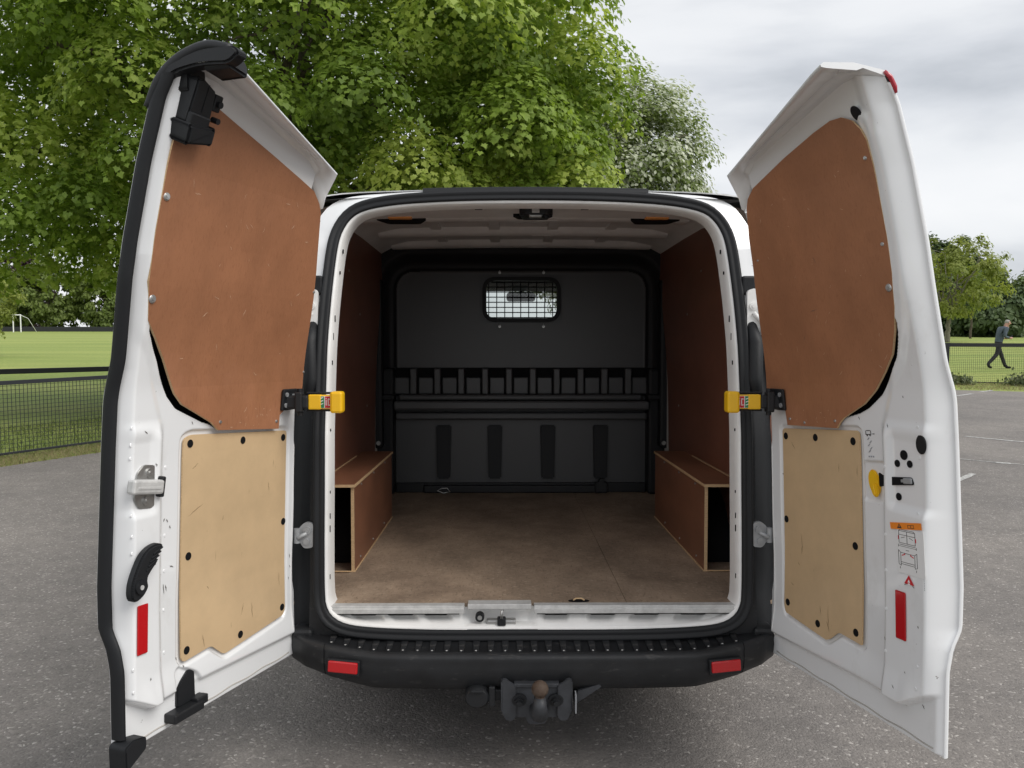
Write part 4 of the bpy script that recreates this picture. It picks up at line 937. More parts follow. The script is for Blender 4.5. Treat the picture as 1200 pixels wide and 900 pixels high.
def handle(b):
    out = spline([(.052, -.075), (.058, -.045), (.052, -.010), (.030, .040), (.005, .066), (-.030, .078), (-.055, .074), (-.056, .064), (-.040, .055), (-.034, .040), (-.040, .026), (-.028, .012), (-.014, -.004), (-.004, -.020), (-.010, -.045), (.006, -.070), (.030, -.082)], 60, True)
    b.prism([tuple(p) for p in out], .004, .030, axis=1, bev=.006)
    b.cyl((.028, .026, -.040), (.028, .036, -.040), .020, n=20); b.cyl((.028, .035, -.040), (.028, .038, -.040), .007, n=12, mi=1)
    for k in range(5):
        mt = Matrix.Translation((-.018-.006*k+.012, .030, .012+.0115*k)) @ Matrix.Rotation(.45, 4, 'Y')
        b.box((-.022, -.004, -.0025), (.018, .003, .0025), .001, mtx=mt)
on(handle, 'grab_handle', [M['plastic'], M['alu']], dL, .758, .322, HL(.758, .322)+.001, 0, .10).scale = (.86, 1, .90)
on(lambda b: b.box((-.018, 0, -.066), (.018, .003, .066), .0025), 'reflector', M['red'], dL, .748, .161, HL(.748, .161)+.0015, 0, .03)
def lowlatch(b):
    b.prism(roundpoly([(-.052, -.088), (.055, -.088), (.052, -.01), (.030, .012), (-.020, .045), (-.048, .03)], .012), 0, .022, axis=1, bev=.004)
    b.box((-.055, .0, -.125), (.115, .060, -.088), .006); b.box((-.085, .012, -.110), (-.02, .055, -.075), .005); b.box((-.095, .02, -.104), (-.08, .047, -.080), .003)
on(lowlatch, 'lower_latch', M['plastic'], dL, .560, -.055, float(Pf(-.03))-.018).scale = (.70, .8, .72)
b = MB(); b.prism(roundpoly([(sL*.818, -.198), (sL*.745, -.160), (sL*.745, -.128), (sL*.79, -.118), (sL*.820, -.130)], .01), -.03, .03, axis=1, bev=.004); b.build('corner_cap', M['rubber'], dL)
# check straps: yellow link, black bracket on each door
def strap(side):
    sg = -1 if side == 'L' else 1
    b = MB(); z0 = .731
    b.box((sg*.700-.033, -.130, z0-.024), (sg*.700+.033, -.112, z0+.024), .004); xa, xb = sorted((sg*.640, sg*.682))
    b.box((xa, -.155, z0-.036), (xb, -.105, z0+.036), .008); xa, xb = sorted((sg*.715, sg*.758)); b.box((xa, -.135, z0-.025), (xb, -.112, z0+.025), .004)
    o = b.build('check_strap', M['yellow'], van)
    q = MB(); y = -.1318
    q.prism(rect(sg*.703, z0, .050, .040), y, y+.001, axis=1, mi=0)
    gx = .716 if side == 'L' else .716
    gx, rx = sg*.716, sg*.692
    q.prism(rect(gx, z0, .022, .038), y-.0008, y, axis=1, mi=1); q.prism(rect(rx, z0, .020, .038), y-.0008, y, axis=1, mi=2)
    for k in range(3): q.prism([(gx-.009, z0-.012+.010*k), (gx+.008, z0-.006+.010*k), (gx+.008, z0-.003+.010*k), (gx-.009, z0-.009+.010*k)], y-.0014, y-.0008, axis=1, mi=0)
    q.prism(rect(rx-.006, z0-.002, .003, .018), y-.0014, y-.0008, axis=1, mi=0); q.prism(rect(rx-.006, z0+.012, .003, .004), y-.0014, y-.0008, axis=1, mi=0)
    q.prism(rect(rx+.001, z0, .003, .024), y-.0014, y-.0008, axis=1, mi=0); q.prism(rect(rx+.004, z0+.010, .007, .003), y-.0014, y-.0008, axis=1, mi=0); q.prism(rect(rx+.004, z0-.010, .007, .003), y-.0014, y-.0008, axis=1, mi=0)
    q.build('strap_sticker', [M['print_white'], M['print_green'], M['print_red']], o)
    q = MB(); xa, xb = sorted((sg*.757, sg*.842)); q.box((xa, -.140, z0-.022), (xb, -.108, z0+.022), .006); xa, xb = sorted((sg*.675, sg*.77)); q.box((xa, -.1105, z0+.0255), (xb, -.10, z0+.033), .003); q.box((xa, -.1105, z0-.033), (xb, -.10, z0-.0255), .003)
    q.box((min(sg*.775, sg*.800), -.15, z0-.034), (max(sg*.775, sg*.800), -.11, z0+.034), .005); q.cyl((sg*.787, -.125, z0-.045), (sg*.787, -.125, z0+.045), .009, n=12)
    q.build('strap_link', M['plastic'], o)
strap('L'); strap('R')
def brk(b):
    b.box((-.045, 0, -.036), (.034, .010, .036), .004); b.box((-.040, .008, -.018), (-.012, .020, .020), .003, mi=1)
    b.cyl((.018, .009, .018), (.018, .014, .018), .0075, n=12, mi=1); b.cyl((.018, .009, -.018), (.018, .014, -.018), .0075, n=12, mi=1)
for d, H, u in ((dL, HL, .115), (dR, HR, .125)):
    on(brk, 'strap_bracket', [M['plastic'], M['grey']], d, u, .740, float(Pf(.74))+.014, -.06)

# ================================================================== VEGETATION
def leaf_cloud(name, centres, dirs, size, mats, parent=None, shape='maple', var=None, mi=None):
    """one mesh of many small leaves: centres (n,3), facing directions (n,3)"""
    n = len(centres); C0 = np.asarray(centres, float); D = np.asarray(dirs, float); D /= np.linalg.norm(D, axis=1)[:, None]+1e-9
    if shape == 'maple':
        ang = np.radians([-90, -38, -62, 8, -5+28, 55, 90, 125, 152, 172, 242, 218]); rad = np.array([.12, .30, .62, .33, .78, .36, 1., .36, .78, .33, .62, .30])
        ang = np.radians([-90, -50, -20, 8, 32, 60, 90, 120, 148, 172, 200, 230]); rad = np.array([.14, .62, .50, .84, .58, .66, 1., .66, .58, .84, .50, .62])
        T = np.stack([rad*np.cos(ang), rad*np.sin(ang)], 1)*.62; droop = -.22*(T**2).sum(1)
        faces = [(0, 1, 2, 3, 4), (0, 4, 5, 6), (0, 6, 7, 8), (0, 8, 9, 10, 11)]
    elif shape == 'blossom':
        T = np.array([(-.5, -.4), (.5, -.5), (.6, .3), (0, .6), (-.6, .3)]); droop = np.array([0, .1, 0, .12, 0]); faces = [(0, 1, 2, 3, 4)]
    elif shape == 'blade':
        T = np.array([(-.05, 0), (.05, 0), (.03, .55), (.0, 1.), (-.03, .55)]); droop = np.array([0, 0, .06, .25, .06]); faces = [(0, 1, 2, 4), (4, 2, 3)]
    else:
        T = np.array([(0, -.5), (.32, -.1), (.25, .3), (0, .6), (-.25, .3), (-.32, -.1)]); droop = np.array([0, .05, .0, -.1, .0, .05]); faces = [(0, 1, 2, 3), (0, 3, 4, 5)]
    k = len(T)
    if shape == 'blade': tipd = D; side = np.cross(D, rng.normal(size=(n, 3))); 
    else:
        dn = np.array([0, 0, -1.])+.55*rng.normal(size=(n, 3)); tipd = dn-(dn*D).sum(1)[:, None]*D; side = None
    tipd = tipd/(np.linalg.norm(tipd, axis=1)[:, None]+1e-9)
    if side is None: side = np.cross(tipd, D)
    side /= np.linalg.norm(side, axis=1)[:, None]+1e-9
    nn = np.cross(side, tipd) if shape == 'blade' else D
    sz = (np.full(n, size) if np.isscalar(size) else np.asarray(size))*rng.uniform(.7, 1.25, n)
    P = C0[:, None, :]+sz[:, None, None]*(T[None, :, 0, None]*side[:, None, :]+T[None, :, 1, None]*tipd[:, None, :]+droop[None, :, None]*nn[:, None, :])
    me = bpy.data.meshes.new(name); nf = len(faces); lens = [len(f) for f in faces]; loops = np.concatenate([np.array(f) for f in faces]); nl = len(loops)
    me.vertices.add(n*k); me.vertices.foreach_set('co', P.astype(np.float32).ravel())
    me.loops.add(n*nl); me.loops.foreach_set('vertex_index', (loops[None, :]+np.arange(n)[:, None]*k).astype(np.int32).ravel())
    me.polygons.add(n*nf); st = np.concatenate([[0], np.cumsum(lens)[:-1]]); me.polygons.foreach_set('loop_start', (st[None, :]+np.arange(n)[:, None]*nl).astype(np.int32).ravel())
    me.polygons.foreach_set('loop_total', np.tile(lens, n).astype(np.int32))
    for q in (mats if isinstance(mats, (list, tuple)) else [mats]): me.materials.append(q)
    if mi is not None: me.polygons.foreach_set('material_index', np.repeat(mi, nf).astype(np.int32))
    vv = rng.uniform(0, 1, n) if var is None else np.clip(var, 0, 1)
    at = me.attributes.new('leafvar', 'FLOAT', 'POINT'); at.data.foreach_set('value', np.repeat(vv, k).astype(np.float32))
    me.update(calc_edges=True); me.validate()
    return link(bpy.data.objects.new(name, me), parent)

def limb(b, p, q, r0, r1, wob=.06, n=9, sag=0.):
    p = Vector(p); q = Vector(q); L = (q-p).length; pts = []
    for i in range(n):
        t = i/(n-1); w = Vector((random.gauss(0, 1), random.gauss(0, 1), random.gauss(0, .6)))*wob*L*math.sin(math.pi*t)*.5
        pts.append(p.lerp(q, t)+w+Vector((0, 0, sag*math.sin(math.pi*t))))
    b.tube(pts, list(np.linspace(r0, r1, n)), n=8); return pts

def sprays(cents, rad, per, flat=.55, out_from=None, dens_shell=.6):
    """leaf positions in drooping sprays round the given centres, with directions"""
    n = len(cents); cc = np.repeat(cents, per, 0); rr = np.repeat(rad, per)
    d = rng.normal(size=(n*per, 3)); d /= np.linalg.norm(d, axis=1)[:, None]
    r = rng.uniform(0, 1, n*per)**dens_shell
    off = d*r[:, None]*rr[:, None]; off[:, 2] *= flat
    hr = np.hypot(off[:, 0], off[:, 1]); off[:, 2] -= .30*hr*hr/np.maximum(rr, 1e-3)
    out = cc-out_from; out /= np.linalg.norm(out, axis=1)[:, None]+1e-9
    dirs = .75*out+np.array([0, 0, .75])+.55*d+.35*rng.normal(size=d.shape)
    return cc+off, dirs, cc

# ---- the big maple behind and left of the van
def maple():
    bx, by = -4.7, 14.2
    root = tag(empty('maple_tree', (0, 0, 0)), 'huge broad-leaved maple whose drooping green crown fills the sky behind the van', 'tree')
    b = MB(); top = (bx+.2, by, 3.4)
    limb(b, (bx, by, -.1), top, .42, .34, .02)
    tr = b.build('trunk', M['bark'], root)
    cen = np.array([-4.1, 14.2, 7.3]); cents = []; limbs_end = []
    # main limbs, each with boughs
    for k in range(13):
        a = 2*math.pi*k/13+random.uniform(-.15, .15); el = random.choice([.15, .35, .6, .9, 1.2]) if k < 11 else 1.35
        L = random.uniform(5.0, 6.6)*(1 if el < 1 else .95)
        q = Vector((bx+.2+L*math.cos(a)*math.cos(el), by+L*math.sin(a)*math.cos(el)*.9, 3.2+L*math.sin(el)+.9))
        p = Vector(top)+Vector((0, 0, random.uniform(-.9, .3)))
        b = MB(); pts = limb(b, p, q, .15, .035, .10, 11, .3)
        for m in range(7):
            i = random.randint(4, 10); s0 = pts[i]; dv = Vector((random.gauss(0, 1), random.gauss(0, 1), random.gauss(.1, .5))).normalized()*random.uniform(1.0, 2.2)
            pp = limb(b, s0, s0+dv, .045, .012, .12, 6); limbs_end.append(pp[-1]); limbs_end.append(pp[3])
            for _ in range(2):
                s1 = pp[random.randint(2, 5)]; dv2 = Vector((random.gauss(0, 1), random.gauss(0, 1), random.gauss(0, .5))).normalized()*random.uniform(.5, 1.2)
                limb(b, s1, s1+dv2, .016, .006, .1, 4)
        b.build('bough', M['bark'], root)
    # crown: domed clumps set apart from each other, so that shade shows between them, over a looser inner fill
    Rr = np.array([6.4, 6.1, 5.7]); cl = []; tries = 0
    def ok(p, rmin):
        if not cl: return True
        q = np.array([c[0] for c in cl]); return np.min(np.linalg.norm((q-p)*np.array([1, 1, 1.25]), axis=1)) > rmin
    while len(cl) < 330 and tries < 30000:
        tries += 1; d = rng.normal(size=3); d /= np.linalg.norm(d)
        if d[2] < -.85: continue
        bump = 1+.14*mnoise.noise(Vector(d*2.1+np.array([4.2, 1, 3])))
        r = 1. if rng.random() < .72 else rng.uniform(.68, .92)
        p = cen+d*Rr*bump*r
        if p[2] < 2.9 or (p[0] > -2.6 and p[2] < 3.9) or p[0] > 1.25-max(0, p[2]-5.2)*.26: continue
        if ok(p, 1.28): cl.append((p, rng.uniform(.75, 1.18)))
    for n_, lo, hi in ((34, (-1.4, 10.6, 4.0), (1.45, 13.6, 6.3)), (16, (-1.6, 11., 6.6), (.15, 14.6, 9.6)), (22, (-11.0, 9.2, 2.7), (-6.6, 13.0, 4.6))):
        t0 = 0; k0 = len(cl)
        while len(cl)-k0 < n_ and t0 < 4000:
            t0 += 1; p = rng.uniform(lo, hi)
            if ok(p, .85): cl.append((p, rng.uniform(.6, .95)))
    pos = []; dirs = []; var = []
    for p, r in cl:
        out = p-cen; out /= np.linalg.norm(out); n_ = int(820*r*r*(1 if p[1] < cen[1]+1.5 else .4))
        d = rng.normal(size=(n_, 3)); d /= np.linalg.norm(d, axis=1)[:, None]; d[:, 2] = np.where(d[:, 2] < -.25, -d[:, 2], d[:, 2])
        lob = np.array([mnoise.noise(Vector(q*2.6+p)) for q in d]); rad = r*(.90+.42*lob)*rng.uniform(.62, 1.0, n_)**.5
        o_ = d*rad[:, None]; o_[:, 2] *= .72; hr = np.hypot(o_[:, 0], o_[:, 1]); o_[:, 2] -= .55*hr*hr/r
        pos.append(p+o_+out*.15); dirs.append(d*.8+out*.25+np.array([0, 0, .55])+.38*rng.normal(size=d.shape))
        t_ = rng.beta(.8, .8); var.append(.68*t_+.32*rng.uniform(0, 1, n_))  # clump tints spread wide to imitate lit and shaded layers
    P = []
    while len(P) < 250:
        d = rng.normal(size=3); d /= np.linalg.norm(d); p = cen+d*Rr*rng.uniform(.35, .85)
        if p[2] < 3.0 or (p[0] > -2.6 and p[2] < 3.8) or p[0] > .9 or mnoise.noise(Vector(p*.6)) < -.22: continue
        P.append(p)
    for q in limbs_end: P.append(np.array(q)+rng.normal(size=3)*.2)
    P = np.array(P); a1, a2, cc = sprays(P, rng.uniform(.5, .95, len(P)), 120, .45, cen, .6)
    pos.append(a1); dirs.append(a2); var.append(rng.uniform(0, .35, len(a1)))  # inner leaves tinted darker: crown shade put into the leaf colour
    leaf_cloud('crown', np.concatenate(pos), np.concatenate(dirs), .108, M['maple'], root, 'maple', var=np.concatenate(var))
maple()

def simple_tree(name, label, cat, base, h, rx, ry, crown_c, crown_rz, nspray, per, spr, leaf, mats, bark, group=None, trunk_r=.12, shape='oval', var=None, lowcut=None, gap=-.3, mimix=None, limbs=6, flat=.7, fork=.4):
    root = tag(empty(name, base), label, cat, group)
    cen = np.array([crown_c[0], crown_c[1], crown_c[2]]); b = MB(); tz = max(.3, (cen[2]-crown_rz*fork))
    limb(b, (0, 0, -.1), (cen[0]*.3, cen[1]*.3, tz), trunk_r, trunk_r*.65, .03)
    for k in range(limbs):
        a = 2*math.pi*k/limbs+random.uniform(-.3, .3); e = random.uniform(.3, 1.1)
        q = Vector((cen[0]+rx*.75*math.cos(a)*math.cos(e), cen[1]+ry*.75*math.sin(a)*math.cos(e), cen[2]+crown_rz*.75*math.sin(e)))
        pp = limb(b, (cen[0]*.3, cen[1]*.3, tz*random.uniform(.75, 1)), q, trunk_r*.45, trunk_r*.09, .10, 8)
        for _ in range(3):
            s0 = pp[random.randint(2, 7)]; dv = Vector((random.gauss(0, 1), random.gauss(0, 1), random.gauss(.3, .6))).normalized()*rx*.35
            limb(b, s0, s0+dv, trunk_r*.14, trunk_r*.05, .1, 5)
    b.build('trunk', bark, root)
    P = []; off = rng.uniform(0, 50, 3)
    tries = 0
    while len(P) < nspray and tries < nspray*40:
        tries += 1
        d = rng.normal(size=3); d /= np.linalg.norm(d)
        bump = 1+.22*mnoise.noise(Vector(d*1.9+off))+.12*mnoise.noise(Vector(d*5+off))
        r = rng.uniform(.4, 1.)**.5
        p = cen+d*np.array([rx, ry, crown_rz])*bump*r
        if lowcut is not None and p[2] < lowcut: continue
        if mnoise.noise(Vector(p/max(rx*.35, .3)+off)) < gap: continue
        P.append(p)
    P = np.array(P); pos, dirs, cc = sprays(P, rng.uniform(.6, 1.2, len(P))*spr, per, flat, cen)
    tint = np.repeat(rng.uniform(0, 1, len(P)), per); n = len(pos); v = .5*tint+.5*rng.uniform(0, 1, n)
    mi = None
    if mimix is not None:
        sel = rng.random(n) < mimix*np.clip(np.repeat(rng.uniform(.4, 1.3, len(P)), per), 0, 1.2); mi = sel.astype(int)
        pos = pos+np.where(sel[:, None], (dirs/np.linalg.norm(dirs, axis=1)[:, None])*leaf*.6, 0)
    leaf_cloud('crown', pos, dirs, leaf if mi is None else np.where(mi > 0, leaf*1.15, leaf), mats, root, shape, var=v, mi=mi)
    return root
simple_tree('hawthorn_tree', 'flowering hawthorn thick with white blossom beside the right edge of the maple', 'tree', (2.5, 14.8, 0), 6.3, 2.25, 2.2, (-.45, 0, 4.2), 2.85, 620, 105, .46, .085, [M['hawleaf'], M['blossom']], M['bark'], trunk_r=.14, mimix=.42, lowcut=2.2, gap=-.8)
# right side of the picture
simple_tree('young_tree', 'slender pale-trunked young tree with a sparse yellow-green crown standing on the lawn behind the fence', 'tree', (30.2, 53.2, float(terr(0, 53.2))), 8, 3.6, 3.2, (.3, 0, 4.4), 3.0, 150, 60, .62, .20, M['yelleaf'], M['palebark'], trunk_r=.20, gap=-.15, lowcut=1.9, limbs=9, fork=.85)
simple_tree('thin_tree', 'thin dark-stemmed sapling further back on the lawn, in front of the dark wood', 'tree', (37.4, 63.0, float(terr(0, 63))), 5, 1.6, 1.5, (0, 0, 3.6), 2.0, 40, 50, .5, .20, M['farleaf'], M['bark'], trunk_r=.10, gap=-.3)
ex = [(44, 71, 4.6, 4.2), (52, 73, 4.2, 4.6), (60, 74, 4.8, 4.4), (67, 75, 4.4, 4.4), (42, 78, 9.6, 4.2), (49, 84, 8.0, 4.6), (56, 80, 8.4, 4.6), (62, 86, 7.2, 4.5), (68.5, 82, 9.4, 5.0), (76, 88, 8.0, 5.2), (36, 90, 8.4, 4.5), (85, 90, 9, 5.5)]
labs = ['low bushy evergreen at the foot of the wood, behind the trunk of the young tree', 'second low bushy evergreen at the foot of the wood, left of the man', 'low bushy evergreen at the foot of the wood right behind the man', 'low bushy evergreen at the foot of the wood at the right picture edge', 'tall dark evergreen at the left end of the wood, rising behind the young tree', 'broad dark evergreen behind the trunk of the young tree', 'dark green tree behind the gap between the young tree and the walking man', 'low dark evergreen behind the head of the walking man', 'tall round-topped tree at the right edge of the wood behind the man', 'dark tree deep in the wood to the right of the man', 'dark evergreen of the wood beyond the right-hand door edge', 'last dark tree at the right end of the wood']
for (x, y, h, r), lb in zip(ex, labs):
    mt_ = M['evergreen'] if (x not in (56, 68.5)) else M['farleaf']
    simple_tree('wood_tree', lb, 'tree', (x, y, float(terr(0, y))), h, r, r, (0, 0, h*.46), h*.56, 190, 70, 1.0, .40, mt_, M['bark'], group='trees of the wood on the right', trunk_r=.25, gap=-.9)
# far left: trees along the far side of the playing field
lx = [(-80, 112, 10.5, 5.5, 'farleaf', 'rounded green tree at the left end of the row beyond the field'), (-71, 118, 12, 4.6, 'copper', 'dark copper-purple beech standing above the green trees beyond the field'),
      (-68.5, 108, 8.2, 4.8, 'farleaf', 'mid-green tree in front of the copper beech beyond the field'), (-61.5, 108, 9.4, 5.2, 'farleaf', 'large spreading green tree in the middle of the row beyond the field'),
      (-53.5, 109, 8.6, 5.0, 'farleaf', 'rounded green tree right of the middle of the row beyond the field'), (-46, 110, 10.4, 5.4, 'farleaf', 'green tree at the right of the row, next to the black door seal'), (-38, 112, 9, 5, 'farleaf', 'tree of the row beyond the field hidden mostly by the left door')]
for x, y, h, r, mn, lb in lx:
    simple_tree('field_tree', lb, 'tree', (x, y, float(terr(0, y))), h, r, r*.8, (0, 0, h*.50), h*.52, 190, 70, 1.05, .42, M[mn], M['bark'], group='trees beyond the playing field', trunk_r=.22, gap=-.7, lowcut=.2)
simple_tree('sapling', 'small yellow-green sapling at the left edge of the picture, in front of the far goal', 'tree', (-23.6, 34.0, float(terr(0, 34))), 5, 1.7, 1.6, (.2, 0, 2.5), 1.8, 80, 60, .42, .13, M['yelleaf'], M['palebark'], trunk_r=.06, gap=-.25, lowcut=.7)

# far edge of the field: low dark wall
b = MB(); b.box((-95, 103.2, 1.2), (-34, 103.7, 2.05), .03); tag(b.build('boundary_wall', M['fence']), 'low dark wall along the far edge of the playing field under the trees', 'wall')
# goal
gl_ = tag(empty('football_goal', (0, 0, 0)), 'small white goal frame at the far left end of the playing field', 'goal')
gx, gy, gz = -59.6, 97., float(terr(0, 97.))-.02
for x in (0, .90): 
    b = MB(); b.cyl((gx+x, gy, gz), (gx+x, gy, gz+2.1), .07, n=8); b.build('post', M['print_white'], gl_)
b = MB(); b.cyl((gx-.08, gy, gz+2.1), (gx+.98, gy, gz+2.1), .07, n=8); b.build('crossbar', M['print_white'], gl_)
b = MB(); b.tube([(gx+.9, gy, gz+2.1), (gx+1.3, gy+.9, gz+1.7), (gx+1.9, gy+1.6, gz)], .03, n=6); b.build('net_support', M['print_white'], gl_)

# ================================================================== FENCES
def mesh_fence(name, label, p0, d, length, h, bay, z=lambda s: 0., rail=.035, group=None, mesh=.05, foot=.07, thick_rail=.032, end=.03):
    root = tag(empty(name, (0, 0, 0)), label, 'fence', group); d = V2(d).normalized(); n = int(round(length/bay)); nrm = V2((-d.y, d.x))
    def at(s, zz, o=0.): q = V2(p0)+d*s+nrm*o; return Vector((q.x, q.y, zz))
    ang = math.atan2(d.y, d.x)
    for i in range(n+1):
        b = MB(); w_ = end if i == 0 else .03; b.box((-w_, -w_, -.2), (w_, w_, h+.01), .004); o = b.build('post', M['fence'], root); o.location = at(i*bay, z(i*bay)); o.rotation_euler = (0, 0, ang)
    for i in range(n):
        s0, s1 = i*bay, (i+1)*bay; z0 = z(s0)
        b = MB(); b.box((.031, -.025, h-thick_rail), (bay-.031, .025, h+.004), .003); o = b.build('top_rail', M['fence'], root); o.location = at(s0, z0); o.rotation_euler = (0, 0, ang)
        b = MB(); b.box((.031, -.015, foot-.028), (bay-.031, .015, foot), .003); o = b.build('bottom_rail', M['fence'], root); o.location = at(s0, z0); o.rotation_euler = (0, 0, ang)
        b = MB(); r = .0024
        for k in range(1, int(bay/mesh)): b.box((k*mesh-r, -r, foot), (k*mesh+r, r, h-thick_rail))
        for k in range(1, int((h-foot)/mesh)): b.box((.03, r, foot+k*mesh-r), (bay-.03, 3*r, foot+k*mesh+r))
        o = b.build('wire_mesh', M['fence'], root); o['kind'] = 'stuff'; o.location = at(s0, z0); o.rotation_euler = (0, 0, ang)
    return root
mesh_fence('mesh_fence', 'black wire-mesh fence along the verge on the left, beside the open door', lf0-lfd*5.3, lfd, 20.8, .93, 2.6, thick_rail=.045)
mesh_fence('mesh_fence', 'black wire-mesh fence on the right with the walking man behind it', rf0, rfd, 12.6, 1.18, 2.1, thick_rail=.10, end=.11)
# knee-high black barrier further into the park on the left
br = tag(empty('rail_barrier', (0, 0, 0)), 'low black timber barrier beyond the left mesh fence, edging the bright field', 'barrier')
q0, qd = V2((-12.9, 10.4)), V2((.78, .62)).normalized(); ang = math.atan2(qd.y, qd.x)
for i in range(7):
    b = MB(); b.box((-.07, -.07, -.1), (.07, .07, .70), .01); o = b.build('post', M['fence'], br); q = q0+qd*i*3.; o.location = (q.x, q.y, 0); o.rotation_euler = (0, 0, ang)
for i in range(6):
    b = MB(); b.box((.0, -.06, .702), (2.99, .06, .80), .012); o = b.build('rail', M['fence'], br); q = q0+qd*i*3.; o.location = (q.x, q.y, 0); o.rotation_euler = (0, 0, ang)

# ================================================================== VERGES
def blades(name, label, pts, h, mat_, lean=.5):
    n = len(pts); d = np.stack([rng.normal(0, lean, n), rng.normal(0, lean, n), np.ones(n)], 1)
    o = leaf_cloud(name, pts, d, h, mat_, None, 'blade'); o['kind'] = 'stuff'; return o
n = 30000; s = rng.uniform(-9, 13, n); t_ = rng.uniform(-.10, .62, n)
P = np.stack([lf0.x+lfd.x*s+.888*t_, lf0.y+lfd.y*s-.46*t_, np.zeros(n)-.005], 1)
P = P[t_ < .60]; blades('verge_grass', '', P, .070*np.ones(len(P)), M['dry'], .9)
n = 26000; s = rng.uniform(-9, 9, n); t_ = rng.uniform(.02, 3.2, n)**1.0
P = np.stack([lf0.x+lfd.x*s-.888*t_, lf0.y+lfd.y*s+.46*t_, np.zeros(n)-.008], 1); blades('lawn_grass', '', P, .075*np.ones(n), leafmat('grass_blade', (.07, .11, .02), (.12, .16, .035), (.20, .22, .07), .3), .6)
n = 9000; s = rng.uniform(0, 12, n); t_ = rng.uniform(-.3, 2.6, n)
P = np.stack([rf0.x+rfd.x*s-.36*t_, rf0.y+rfd.y*s-.93*t_, terr(0, rf0.y+rfd.y*s-.93*t_)-.008], 1); blades('verge_grass', '', P, .10*np.ones(n), M['dry'], .8)
# weedy bushes at the foot of the right fence
bl = ['grey-green weed clump at the foot of the right fence below the man', 'smaller weed clump against the corner post of the right fence', 'straggly weed bush by the right fence at the picture edge', 'low weed bush by the right fence just outside the picture']
for (s, w, hh), lb in zip(((2.0, .62, .30), (.35, .30, .22), (3.3, .5, .24), (5.2, .6, .3)), bl):
    q = rf0+rfd*s+V2((-.36, -.93))*.35; r = tag(empty('weed_bush', (q.x, q.y, float(terr(0, q.y)))), lb, 'bush', 'weed bushes by the right fence')
    st_ = MB()
    for k in range(14): st_.tube([(random.gauss(0, .12), random.gauss(0, .1), 0), (random.gauss(0, w*.4), random.gauss(0, .2), hh*random.uniform(.7, 1.1))], .006, n=4)
    st_.build('stem', M['palebark'], r)
    m_ = 700; pos = np.stack([rng.normal(0, w*.42, m_), rng.normal(0, .22, m_), np.abs(rng.normal(0, hh*.45, m_))], 1); leaf_cloud('foliage', pos, rng.normal(size=(m_, 3))+np.array([0, -.4, .8]), .085, M['shrubleaf'], r, 'oval')

